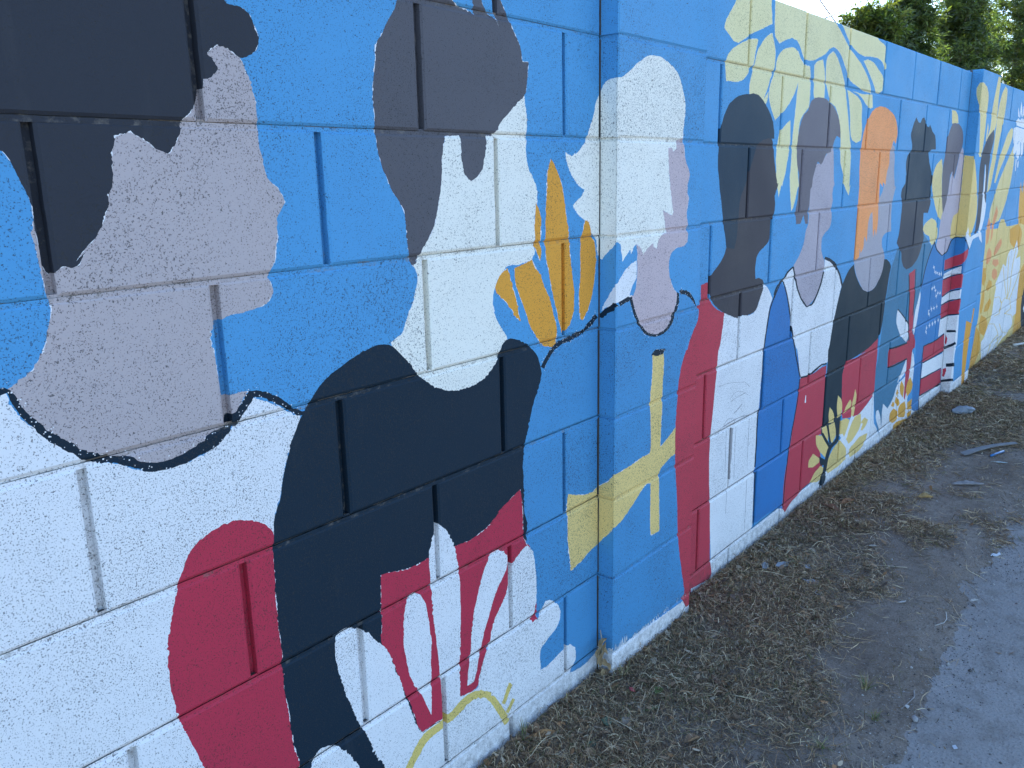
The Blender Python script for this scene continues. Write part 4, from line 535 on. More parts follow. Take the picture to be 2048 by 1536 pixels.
  ('K','10 626 0 630 -14 635 -29 639 -44 644 -42 649 -28 645 -13 640 2 636 10 632'),
  ('K','10 581 -4 588 -20 593 -36 598 -53 603 -51 608 -35 603 -18 598 -2 593 10 587'),
  ('K','10 496 -3 505 -17 511 -32 515 -47 519 -46 524 -30 520 -15 516 0 510 10 503'),
  ('K','10 446 -1 453 -18 459 -37 463 -56 467 -55 473 -36 468 -16 464 1 458 10 453'),
  ('K','10 367 -2 375 -18 379 -36 382 -55 385 -54 391 -35 388 -16 385 1 381 10 375'),
  ('K','10 269 7 272 10 275'),
  ('K','10 170 2 177 5 182 10 178'),
  ('K','10 76 6 79 9 84 10 84'),
  ('K','10 -17 1 -10 4 -5 10 -10'),
  ('K','-3 283 -19 285 -35 287 -51 288 -50 301 -34 299 -18 298 -2 296'),
  ('K','-1 189 -20 200 -38 212 -56 223 -50 235 -32 224 -14 213 5 202'),
  ('K','-18 94 -39 97 -59 101 -57 120 -36 116 -15 112'),
  ('K','0 4 -20 9 -41 14 -60 19 -60 24 -58 33 -38 28 -18 23 2 18'),
  ('R7','0 272 -9 251 -9 234 -6 215 2 228 2 248'),
  ('R7','-2 79 -18 89 -20 71 -16 55 -11 36 -3 39 -3 59'),
  ('P2~','-37 1566 -54 1566 -59 1560 -59 1351 -57 1380 -54 1408 -52 1426 -48 1444 -44 1459 -38 1476 -31 1492 -28 1508 -26 1527 -26 1542'),
  ('W','-53 848 -58 830 -59 822 -60 762 -55 774 -49 794 -49 812 -51 830'),
 ],
 'T': [
  ('B8','4301 388 4371 380 4368 451 4365 521 4369 584 4390 634 4420 682 4431 724 4407 747 4361 770 4316 793 4302 794'),
  ('Y~','4303 1206 4337 1205 4362 1181 4387 1157 4410 1132 4436 1099 4463 1063 4486 1031 4502 1008 4516 985 4527 962 4534 936 4537 910 4533 886 4521 865 4502 845 4483 826 4467 809 4449 792 4431 775 4389 798 4302 801'),
  ('K','4302 792 4310 791 4357 772 4399 753 4418 725 4443 723 4423 752 4378 773 4323 795 4302 797'),
  ('R7','4301 716 4308 716 4367 723 4421 731 4432 713 4432 696 4411 682 4378 669 4334 659 4301 658'),
  ('W','4301 648 4309 648 4315 629 4321 609 4301 610'),
  ('R7','4301 606 4345 604 4378 597 4373 574 4368 551 4364 529 4301 533'),
  ('W','4301 521 4324 519 4367 521 4366 503 4364 484 4363 466 4301 472'),
  ('R7','4301 470 4378 464 4375 437 4373 411 4370 384 4301 393'),
  ('W','4301 388 4371 380 4381 326 4391 271 4395 226 4387 203 4372 182 4365 159 4371 119 4383 70 4394 22 4404 -28 4412 -79 4408 -115 4375 -124 4324 -126 4299 -121'),
  ('K','4301 647 4318 647 4311 653 4301 653'),
  ('K','4301 604 4363 601 4355 607 4301 610'),
  ('K','4301 523 4334 521 4327 527 4301 529'),
  ('K','4301 470 4380 463 4374 469 4301 476'),
  ('K','4301 390 4372 381 4367 388 4301 396'),
  ('K','4300 295 4353 287 4347 301 4300 308'),
  ('K','4300 222 4381 217 4350 235 4300 238'),
  ('K','4300 108 4396 91 4383 113 4300 127'),
  ('K','4300 25 4303 24 4404 7 4391 24 4300 40'),
  ('P2~','4304 1563 4371 1568 4457 1554 4483 1542 4506 1528 4521 1513 4528 1495 4528 1475 4527 1455 4526 1438 4524 1420 4523 1403 4523 1382 4525 1360 4525 1337 4523 1307 4520 1273 4516 1245 4508 1225 4498 1205 4451 1204 4437 1242 4424 1279 4410 1315 4398 1348 4385 1382 4371 1409 4358 1427 4340 1443 4322 1458 4303 1465'),
  ('P2~','4720 1621 4802 1620 4799 1601 4795 1583 4792 1568 4789 1551 4788 1535 4790 1501 4794 1461 4797 1427 4803 1407 4803 1387 4786 1365 4757 1344 4714 1329 4670 1315 4618 1286 4595 1299 4609 1314 4632 1334 4648 1354 4652 1382 4651 1413 4651 1441 4655 1461 4661 1481 4668 1502 4677 1524 4688 1548 4698 1570 4705 1587 4713 1604'),
  ('P2~','4855 1110 4854 1108 4845 1083 4836 1058 4823 1037 4791 1024 4750 1011 4748 1044 4746 1077 4748 1109 4761 1145 4778 1183 4791 1221 4798 1256 4801 1292 4803 1325 4805 1353 4806 1381 4809 1407 4811 1430 4815 1453 4822 1476 4835 1501 4852 1526 4854 1528'),
  ('P2','4575 1379 4605 1353 4604 1334 4598 1310 4592 1286 4569 1286 4571 1304 4572 1322 4573 1339 4574 1359'),
  ('W','4634 1165 4652 1149 4671 1133 4683 1117 4689 1080 4692 1035 4699 998 4728 976 4757 954 4760 928 4757 898 4747 869 4729 841 4705 814 4682 787 4640 803 4641 832 4647 870 4652 908 4651 953 4649 1002 4646 1048 4642 1087 4638 1126'),
  ('D7','4753 1351 4764 1335 4776 1319 4780 1303 4769 1280 4750 1253 4735 1227 4729 1202 4726 1176 4726 1151 4726 1118 4728 1081 4731 1046 4735 1016 4741 985 4746 954 4715 973 4692 991 4683 1018 4678 1050 4671 1082 4662 1110 4651 1137 4640 1165 4610 1165 4616 1133 4622 1101 4628 1069 4635 1039 4643 1009 4649 979 4652 937 4653 890 4648 852 4635 834 4614 816 4593 799 4543 802 4547 839 4551 876 4552 913 4548 947 4540 982 4531 1016 4519 1051 4505 1086 4495 1118 4493 1146 4495 1173 4502 1198 4513 1219 4530 1239 4551 1259 4575 1278 4604 1297 4637 1314 4691 1332'),
  ('W','4366 847 4387 827 4409 808 4430 788 4504 795 4576 800 4709 799 4725 779 4741 759 4757 738 4697 757 4651 781 4524 775 4497 762 4476 743 4455 725 4413 749 4372 772 4346 794 4344 812 4355 829'),
  ('Y','4825 807 4856 806 4859 -161 4804 -146 4792 -100 4780 -55 4775 -14 4784 19 4800 50 4815 81 4825 117 4834 155 4846 193 4857 217 4856 668 4856 686 4853 722 4845 750 4835 779'),
  ('SA','4856 781 4850 805 4855 827 4856 828'),
  ('O2','4854 246 4857 244 4858 -28 4855 -30 4796 -57 4794 -20 4792 17 4794 53 4805 96 4821 141 4835 179 4842 201 4848 223'),
  ('O','4568 320 4650 302 4733 282 4719 240 4705 198 4695 155 4690 91 4689 18 4690 -44 4692 -75 4697 -108 4701 -140 4622 -123 4617 -81 4611 -39 4603 4 4589 55 4573 109 4563 162 4561 215 4565 268'),
  ('O','4724 370 4760 365 4753 339 4746 312 4739 285 4704 289 4710 316 4717 343'),
 ],
 'C': [
  ('P2~','5018 1645 5075 1644 5072 1625 5068 1605 5065 1589 5062 1572 5060 1555 5062 1520 5067 1477 5070 1442 5076 1420 5076 1399 5058 1376 5028 1354 5017 1350'),
  ('P2~','5220 1608 5279 1597 5289 1584 5295 1565 5298 1547 5297 1522 5293 1492 5288 1466 5282 1446 5274 1426 5264 1406 5253 1384 5239 1361 5226 1338 5215 1313 5203 1288 5193 1263 5183 1236 5174 1208 5164 1181 5153 1156 5142 1131 5130 1107 5121 1080 5111 1054 5097 1032 5064 1018 5021 1004 5019 1039 5016 1073 5019 1108 5032 1146 5050 1186 5064 1225 5071 1262 5074 1299 5076 1334 5078 1363 5080 1393 5082 1421 5085 1445 5089 1469 5097 1493 5110 1519 5128 1545 5148 1567 5180 1588'),
  ('P2~','5544 1386 5592 1378 5600 1361 5596 1339 5584 1322 5566 1303 5545 1284 5510 1259 5468 1232 5426 1205 5386 1179 5346 1153 5311 1128 5283 1105 5258 1083 5233 1060 5194 1061 5205 1086 5216 1111 5228 1136 5239 1159 5250 1181 5266 1204 5289 1227 5316 1250 5344 1273 5375 1300 5407 1328 5440 1351 5487 1369'),
  ('P2~','5679 1278 5709 1254 5732 1231 5739 1206 5741 1178 5740 1150 5734 1118 5725 1085 5713 1052 5699 1022 5681 993 5658 964 5623 931 5582 898 5545 870 5511 845 5467 825 5332 816 5174 824 5169 850 5165 876 5169 902 5187 926 5214 951 5242 976 5272 1007 5304 1041 5342 1074 5388 1104 5439 1135 5491 1166 5551 1202 5614 1239'),
  ('W','5016 954 5028 945 5032 918 5028 886 5017 855 5016 852'),
  ('D7','5024 1361 5036 1345 5048 1328 5052 1312 5041 1287 5021 1259 5017 1252 5016 948 5017 945 5016 945 5017 1359'),
  ('W','5015 734 5028 718 5015 722'),
  ('Y','5099 790 5220 786 5345 781 5475 777 5492 795 5509 813 5526 831 5656 826 5705 800 5754 774 5915 769 6013 769 6131 769 6253 769 6440 770 6666 772 6905 774 7188 643 7493 501 7755 352 7996 175 8185 -10 8168 -149 7840 -192 7342 -186 6899 -182 5203 -245 5078 -211 5065 -162 5052 -115 5047 -72 5056 -38 5073 -5 5088 28 5099 66 5109 105 5121 145 5139 183 5160 220 5173 259 5175 310 5171 366 5164 422 5155 477 5144 533 5135 583 5133 623 5132 664 5129 701 5121 730 5110 760'),
  ('SA','5351 922 5405 884 5399 861 5379 838 5351 816 5326 793 5322 772 5324 749 5322 730 5280 701 5274 728 5269 755 5266 781 5267 802 5270 822 5278 843 5298 868 5324 895'),
  ('SA','5156 856 5232 821 5236 805 5230 786 5224 767 5220 746 5216 723 5208 706 5162 693 5147 726 5133 759 5126 789 5131 811 5144 834'),
  ('SA','5620 707 5654 672 5617 649 5561 629 5509 616 5452 604 5421 623 5436 639 5461 658 5493 675 5552 692'),
  ('SA','5422 586 5594 572 5635 539 5535 529 5418 558'),
  ('SA','5496 526 5594 501 5617 477 5619 456 5544 442 5453 472 5439 495 5442 515'),
  ('SA','5257 672 5341 645 5360 621 5357 596 5322 582 5274 571 5225 575 5216 598 5207 621 5206 640 5226 656'),
  ('O2','5881 751 5985 756 6093 762 6204 768 6271 744 6340 719 6381 695 6381 659 6356 619 6331 579 6109 613 6009 636 5937 661 5910 688 5895 719'),
  ('O2','6083 1055 6118 1029 6153 1002 6188 975 6191 1004 6194 1033 6198 1062 6420 1044 6655 1025 6905 1005 6995 890 7088 772 7183 651 6849 693 6540 732 6253 769 6182 764 6156 812 6130 860 6110 908 6098 956 6091 1006'),
  ('O2','6978 520 7491 -167 7261 -155 7042 -143 6867 -136 6725 -133 6593 -133 6463 -92 6481 -36 6499 20 6509 77 6500 159 6484 249 6477 322 6478 361 6490 398 6536 431 6650 461 6811 490'),
  ('O2','5148 558 5247 549 5256 523 5265 497 5268 475 5253 456 5230 439 5162 462 5153 489 5151 524'),
  ('O2','5370 464 5460 447 5480 423 5484 403 5371 390 5300 415 5323 431 5347 448'),
  ('O2','5223 415 5276 409 5282 381 5289 353 5289 326 5280 302 5265 280 5249 257 5187 290 5192 325 5208 370'),
  ('O2','5481 336 5530 304 5513 287 5480 269 5444 256 5322 264 5325 285 5340 303 5377 314 5429 325'),
  ('O2','5249 257 5349 231 5452 204 5468 182 5483 160 5487 140 5454 119 5408 100 5273 138 5252 161 5232 183 5220 204 5224 222 5237 240'),
  ('O2','5130 201 5210 169 5273 138 5305 100 5328 56 5334 19 5317 -1 5283 -18 5247 -33 5194 -59 5131 -88 5069 -117 5067 -78 5064 -39 5067 -1 5079 44 5096 90 5110 130 5117 154 5123 177'),
  ('O2','5780 177 5715 158 5673 139 5741 93 5814 100 5862 112 5833 141'),
  ('W~','6204 656 6245 627 6287 597 6310 571 6287 545 6243 522 6418 526 6441 495 6464 464 6479 436 6480 414 6474 392 6471 370 6477 311 6486 238 6496 176 6509 146 6525 116 6523 95 6396 93 6429 59 6437 29 6395 12 6329 -2 6263 -13 6170 -18 6077 -22 6020 -30 5965 -40 5911 -51 5833 -64 5749 -79 5674 -92 5623 -101 5573 -109 5523 -118 5435 -102 5400 -39 5365 23 5347 68 5418 82 5445 100 5474 123 5503 146 5537 164 5572 182 5596 202 5607 239 5609 282 5613 320 5622 343 5634 367 5639 386 5601 415 5624 430 5662 447 5699 465 5731 484 5763 504 5795 525 5901 498 5911 528 5921 558 5941 582 5994 596 6065 608 6128 585 6153 609 6178 632'),
  ('Y','6213 624 6185 575 6157 526 6137 477 6133 426 6135 375 6133 332 6120 309 6100 287 6079 265 6105 261 6125 283 6146 305 6159 328 6161 371 6158 423 6163 474 6183 523 6211 572 6239 622'),
  ('Y','5964 563 5978 515 5992 466 6009 417 6030 367 6055 316 6079 264 6105 261 6080 313 6055 364 6034 414 6017 464 6003 512 5989 561'),
  ('Y','5794 507 5833 466 5873 424 5915 382 5961 341 6010 299 6060 257 6085 255 6035 297 5985 339 5939 380 5897 422 5857 464 5817 506'),
  ('Y','6472 428 6409 388 6347 349 6291 315 6249 291 6206 269 6163 246 6189 241 6232 264 6276 287 6318 310 6374 345 6436 384 6500 424'),
  ('Y','5617 318 5790 306 5839 279 5879 252 5880 231 5866 208 5855 186 5680 192 5693 187 5874 180 5890 204 5904 227 5904 250 5861 278 5794 309 5609 323'),
  ('Y','5903 249 5946 259 5995 272 6195 239 6213 217 6237 192 6261 169 6157 164 6054 159 6073 153 6177 158 6287 163 6263 189 6239 214 6209 241 5987 278 5924 264 5880 254'),
  ('Y','6062 154 6195 132 6326 110 6365 84 6409 55 6422 32 6385 15 6318 3 6258 -10 6053 30 5981 71 5922 104 5899 105 5958 73 6039 29 6267 -16 6343 -4 6412 9 6451 26 6436 52 6391 81 6342 111 6197 136 6064 159'),
  ('Y','5539 156 5715 131 5777 99 5847 66 5896 34 5911 5 5905 -21 5899 -48 5923 -53 5929 -26 5936 1 5920 31 5869 64 5798 98 5723 133 5536 161'),
  ('Y','5898 35 5823 29 5749 23 5691 13 5643 -8 5604 -36 5566 -63 5588 -69 5627 -41 5666 -14 5713 8 5769 18 5843 23 5918 29'),
  ('Y','6054 2 5964 -8 5877 -19 5802 -32 5748 -49 5705 -69 5663 -89 5685 -95 5728 -75 5770 -55 5824 -37 5898 -25 5986 -15 6076 -4'),
  ('K','6784 309 6765 282 6745 254 6731 226 6719 195 6711 163 6715 129 6745 71 6792 1 6839 -70 7035 -85 7239 -101 7454 -117 7355 16 7258 145 7165 270 6970 290'),
  ('W','6821 95 6883 128 6978 96 7075 63 7031 42 6986 22 6889 62'),
  ('O','5014 329 5031 326 5024 298 5016 270 5014 263'),
  ('W','5766 1554 5790 1535 5813 1515 5828 1497 5823 1477 5809 1457 5766 1487 5763 1506 5764 1530'),
  ('W','5679 1514 5730 1485 5765 1455 5715 1461 5702 1475 5691 1495'),
  ('W','5870 1531 5904 1512 5925 1494 5878 1459 5844 1474 5848 1490 5859 1511'),
  ('W','5665 1435 5723 1449 5797 1440 5835 1454 5906 1453 5993 1431 5968 1398 5824 1401 5707 1405'),
  ('W','5609 1387 5712 1398 5829 1393 6022 1391 6059 1372 6097 1352 6111 1335 6063 1316 5989 1299 5837 1313 5780 1296 5723 1279 5671 1297 5632 1317 5619 1338 5614 1362'),
  ('W','5691 1294 5769 1311 5836 1280 5804 1257 5754 1231 5683 1238 5683 1258 5683 1278'),
  ('W','5820 1304 5883 1314 5904 1289 5925 1263 5933 1241 5910 1215 5873 1191 5829 1211 5800 1231 5798 1255 5807 1283'),
  ('W','5907 1314 6001 1316 6013 1290 6025 1263 6028 1241 5979 1208 5955 1244 5931 1279'),
  ('W','5798 1199 5830 1199 5837 1174 5844 1149 5851 1125 5828 1125 5818 1150 5808 1174'),
  ('W','5878 1182 5910 1191 5917 1168 5919 1149 5894 1145'),
 ],
}


PAINT = {
 'BG': (0.082, 0.298, 0.540), 'W': (0.76, 0.745, 0.74), 'W3': (0.82, 0.79, 0.70), 'S2': (0.80, 0.77, 0.68),
 'G1': (0.445, 0.38, 0.375), 'H1': (0.032, 0.035, 0.045), 'K': (0.008, 0.020, 0.034), 'K2': (0.009, 0.022, 0.037),
 'R': (0.48, 0.036, 0.068), 'H2': (0.098, 0.094, 0.106), 'O': (0.72, 0.32, 0.042), 'Y2': (0.70, 0.53, 0.16),
 'L3': (0.53, 0.42, 0.43), 'Y': (0.76, 0.545, 0.20), 'P2': (0.74, 0.585, 0.26), 'B8': (0.046, 0.20, 0.43), 'B3': (0.070, 0.262, 0.485), 'P': (0.74, 0.66, 0.36), 'R4': (0.50, 0.050, 0.074),
 'R7': (0.50, 0.050, 0.074), 'D4': (0.056, 0.050, 0.058), 'H4': (0.020, 0.040, 0.062), 'S5': (0.42, 0.365, 0.40),
 'H5': (0.150, 0.132, 0.150), 'B5': (0.034, 0.175, 0.43), 'S6': (0.38, 0.35, 0.38), 'K6': (0.013, 0.028, 0.040),
 'O6': (0.86, 0.32, 0.11), 'B7': (0.060, 0.19, 0.30), 'D7': (0.050, 0.054, 0.070), 'S8': (0.50, 0.42, 0.45),
 'SA': (0.80, 0.31, 0.12), 'O2': (0.72, 0.35, 0.055), 'SC': (0.34, 0.32, 0.32),
}

def rough_edge(P, step, amp, seed):
    """hand-cut edge: resample the outline and let it wander over the grain of the block"""
    Q = np.roll(P, -1, axis=0); out = []
    for a, b in zip(P, Q):
        L = np.hypot(*(b - a)); n = max(1, int(L / step))
        out.append(a + (b - a) * (np.arange(n) / n)[:, None])
    R = np.concatenate(out)
    dry = np.clip(0.75 + 1.3 * value_noise(R[:, 0] / 45, R[:, 1] / 45, seed + 13, 2), 0.3, 1.7)[:, None]   # loaded or dry brush
    R = R + amp * dry * np.stack([value_noise(R[:, 0] / 5.0, R[:, 1] / 5.0, seed, 3), value_noise(R[:, 0] / 5.0, R[:, 1] / 5.0, seed + 5, 3)], 1)
    R = R + 1.2 * np.stack([value_noise(R[:, 0] / 17, R[:, 1] / 17, seed + 3, 2), value_noise(R[:, 0] / 17, R[:, 1] / 17, seed + 8, 2)], 1)
    return R

SURF = {}
for k, step, amp in (('A', 1.4, 2.7), ('P', 1.8, 2.2), ('Q', 1.8, 2.2), ('B', 3.0, 1.5), ('S', 6.0, 1.6), ('T', 6.0, 1.6), ('C', 9.0, 2.0)):
    L = []
    if k == 'B':                             # the red sleeve runs on behind the pilaster's edge
        L.append((PAINT['R4'], np.array([(1335., -90.), (1440., -90.), (1425., 400.), (1400., 860.), (1335., 840.)])))
    for i, (c, s) in enumerate(MURAL[k]):
        P = np.array(s.split(), float).reshape(-1, 2)
        if c.endswith('~'):                 # primer that shows in slivers round the shape
            c = c[:-1]
            L.append((PAINT['W'], rough_edge(P, step, amp * (1.12 if k in 'APQ' else 1.7), 900 + i)))
        L.append((PAINT[c], rough_edge(P, step, amp, 100 + i)))
        if c == 'K' and k in 'AQ':           # dry brush: primer left bare in the pits of the line
            E = L[-1][1]
            for _ in range(int(len(E) * 0.22)):
                e = E[rng.randrange(len(E))] + np.array((rng.gauss(0, 3.0), rng.gauss(0, 3.0))); q = rng.uniform(.5, 1.25)
                L.append((PAINT['W'], e + q * np.array([(-1, -.6), (.7, -1), (1.1, .5), (-.4, 1)])))
    if k == 'Q':
        for _ in range(70):
            a_ = rng.choice((rng.uniform(951, 1015), rng.uniform(951, 1345), rng.uniform(1090, 1180))); h_ = rng.uniform(3, 26) * (1.0 if a_ < 1020 else .55); w_ = rng.uniform(.5, 1.8)
            L.append((PAINT['W'], np.array([(a_ - w_, -4.0), (a_ + w_, -4.0), (a_ + w_ * .8, h_ * .6), (a_ + rng.uniform(-1, 1), h_), (a_ - w_, h_ * .5)])))
    SURF[k] = [(c, P, P.min(0), P.max(0)) for c, P in L]

def base_color(k, z):
    if k in 'C': return PAINT['BG'] if z > -50 else PAINT['Y']
    return PAINT['W'] if z < -1.0 else PAINT['BG']

def clip_rect(P, lo, hi):
    for ax in (0, 1):
        for sgn, lim in ((1, hi[ax]), (-1, lo[ax])):
            if len(P) == 0: return P
            d = sgn * (P[:, ax] - lim); dn = np.roll(d, -1); Pn = np.roll(P, -1, axis=0)
            out = []
            ins = d <= 0; cross = (d < 0) & (dn > 0) | (d > 0) & (dn < 0)
            for i in range(len(P)):
                if ins[i]: out.append(P[i])
                if cross[i]: out.append(P[i] + (Pn[i] - P[i]) * (d[i] / (d[i] - dn[i])))
            P = np.array(out) if out else np.zeros((0, 2))
    return P

def inside(P, X):
    x, y = X[:, 0], X[:, 1]; c = np.zeros(len(X), bool)
    x1, y1 = P[:, 0], P[:, 1]; x2, y2 = np.roll(x1, -1), np.roll(y1, -1)
    for i in range(len(P)):
        m = (y1[i] > y) != (y2[i] > y)
        if m.any():
            xi = x1[i] + (y - y1[i]) * (x2[i] - x1[i]) / (y2[i] - y1[i] + 1e-12)
            c ^= m & (x < xi)
    return c

def patch(k, lo, hi, inset=0.0, sub=18.0, split=None):
    """triangulate a rectangle of the wall along the paint edges; mm in, returns verts, tris, colours"""
    lo = np.array(lo, float); hi = np.array(hi, float)
    V = []; E = []
    def ring(a, b, s):
        pts = []
        for p, q in (((a[0], a[1]), (b[0], a[1])), ((b[0], a[1]), (b[0], b[1])), ((b[0], b[1]), (a[0], b[1])), ((a[0], b[1]), (a[0], a[1]))):
            p = np.array(p); q = np.array(q); n = max(1, int(np.hypot(*(q - p)) / s))
            pts += [p + (q - p) * i / n for i in range(n)]
        o = len(V); V.extend(pts); E.extend([(o + i, o + (i + 1) % len(pts)) for i in range(len(pts))])
    ring(lo, hi, sub)
    if inset: ring(lo + inset, hi - inset, sub)
    loc = []
    for c, P, mn, mx in SURF[k]:
        if (mx < lo).any() or (mn > hi).any(): continue
        Q = clip_rect(P, lo, hi)
        if len(Q) < 3: continue
        keep = np.abs(Q - np.roll(Q, 1, axis=0)).sum(1) > 0.05
        Q = Q[keep]
        if len(Q) < 3: continue
        o = len(V); V.extend(list(Q)); E.extend([(o + i, o + (i + 1) % len(Q)) for i in range(len(Q))])
        loc.append((c, Q))
    if split is not None:
        o = len(V); V.extend([np.array((split, lo[1])), np.array((split, hi[1]))]); E.append((o, o + 1))
    if k != 'C' and lo[1] < 0 < hi[1]:
        o = len(V); V.extend([np.array((lo[0], -1.0)), np.array((hi[0], -1.0))]); E.append((o, o + 1))
    vo, eo, fo, *_ = delaunay_2d_cdt([Vector((float(v[0]), float(v[1]))) for v in V], E, [], 0, 0.02)
    vo = np.array([(v.x, v.y) for v in vo]); fo = np.array([f for f in fo if len(f) == 3])
    ce = vo[fo].mean(1)
    ok = (ce >= lo).all(1) & (ce <= hi).all(1)
    fo = fo[ok]; ce = ce[ok]
    a = vo[fo[:, 1]] - vo[fo[:, 0]]; b = vo[fo[:, 2]] - vo[fo[:, 0]]
    flip = (a[:, 0] * b[:, 1] - a[:, 1] * b[:, 0]) < 0
    fo[flip] = fo[flip][:, ::-1]
    colr = np.array([base_color(k, z) for z in ce[:, 1]])
    for c, Q in loc:
        colr[inside(Q, ce)] = c
    return vo, fo, colr

def border(fo):
    """directed border edges of a triangle set -> (edge, triangle)"""
    d = {}
    for t, f in enumerate(fo):
        for i in range(3): d[(int(f[i]), int(f[(i + 1) % 3]))] = t
    return [(e, t) for e, t in d.items() if (e[1], e[0]) not in d]

BEV, BEVD = 4.5, 2.6
def block_geometry(k, lo, hi, thick, seed, bevel=(1, 1, 1, 1)):
    """one block face in wall space: local (a, depth, z) in mm with rounded arrises and side faces"""
    vo, fo, colr = patch(k, lo, hi, BEV)
    lo = np.array(lo); hi = np.array(hi)
    d = np.stack([vo[:, 0] - lo[0], hi[0] - vo[:, 0], vo[:, 1] - lo[1], hi[1] - vo[:, 1]], 1)
    for i in range(4):
        if not bevel[i]: d[:, i] = 1e3
    dist = d.min(1)
    q = np.clip(1 - dist / BEV, 0, 1)
    depth = BEVD * q + 0.25 * value_noise(vo[:, 0] / 60, vo[:, 1] / 60, seed, 2)
    # chipped, hand-tooled edges
    wob = 1.5 * value_noise(vo[:, 0] / 22, vo[:, 1] / 22, seed + 4, 3) * q
    cen = (lo + hi) / 2
    ax = np.argmin(d, 1)
    P = vo.copy()
    for i, (a_, s_) in enumerate(((0, 1), (0, -1), (1, 1), (1, -1))):
        m = (ax == i) & (q > 0)
        P[m, a_] += s_ * (np.abs(wob[m]) * 0.9)
    V = np.stack([P[:, 0], depth, P[:, 1]], 1)
    F = [tuple(f) for f in fo]; C = list(colr)
    n0 = len(V); extra = []; idx = {}
    def back(i):
        if i not in idx:
            idx[i] = n0 + len(extra); extra.append((V[i][0], thick, V[i][2]))
        return idx[i]
    for (a, b), t in border(fo):
        F.append((b, a, back(a), back(b))); C.append(colr[t])
    o = n0 + len(extra)
    extra += [(lo[0], thick, lo[1]), (hi[0], thick, lo[1]), (hi[0], thick, hi[1]), (lo[0], thick, hi[1])]
    F.append((o, o + 3, o + 2, o + 1)); C.append(np.array((0.3, 0.29, 0.27)))
    return np.concatenate([V, np.array(extra)]), F, C

# ------------------------------------------------------------------ the wall
# course joints (m above the lowest full joint), pilasters
JZ = [-205.0, 0.0, 201.2, 402.1, 600.7, 807.1, 1013.2, 1219.2, 1425.4, 1619.1]
U1, U2, PP1 = 951.0, 1350.0, 43.0
V1, V2, PP2 = 4349.0, 4790.0, 50.0
BWD, THK = 406.4, 190.0
GH, GB = 6.2, 3.0            # half widths of head and bed joints

wall = bpy.data.objects.new('block_wall', None); COL.objects.link(wall)
wall.location = (1.15, 0.0, -0.06)
tag(wall, 'long painted concrete block wall with a mural of figures in profile', 'wall', kind='thing')
W0 = Vector(wall.location)

def to_world(k, V):
    V = np.asarray(V, float) / 1000.0
    if k in 'ABC': W = V.copy()
    elif k == 'Q': W = V + np.array((0, -PP1 / 1000, 0))
    elif k == 'T': W = V + np.array((0, -PP2 / 1000, 0))
    elif k == 'P': W = np.stack([U1 / 1000 + V[:, 1], V[:, 0], V[:, 2]], 1)
    elif k == 'S': W = np.stack([V1 / 1000 + V[:, 1], V[:, 0], V[:, 2]], 1)
    return W

def center_mesh(name, W, F, C):
    c = W.mean(0)
    return mesh(name, W - c, F, np.array(C)), Vector(c)

def strip(k, lo, hi, depth, seed):
    vo, fo, colr = patch(k, lo, hi, 0.0, 14.0)
    dd = depth + 0.9 * value_noise(vo[:, 0] / 9, vo[:, 1] / 9, seed, 3)
    return np.stack([vo[:, 0], dd, vo[:, 1]], 1), [tuple(f) for f in fo], list(colr)

def merge(parts):
    V = []; F = []; C = []; o = 0
    for v, f, c in parts:
        V.append(np.asarray(v)); F += [tuple(i + o for i in q) for q in f]; C += list(c); o += len(v)
    return np.concatenate(V), F, C

def core(a0, a1, d0, d1, z0, z1):
    v = [(a, d, z) for z in (z0, z1) for d in (d0, d1) for a in (a0, a1)]
    f = [(0, 1, 5, 4), (2, 6, 7, 3), (0, 4, 6, 2), (1, 3, 7, 5), (4, 5, 7, 6), (0, 2, 3, 1)]
    return np.array(v, float), f, [np.array((0.26, 0.24, 0.21))] * 6

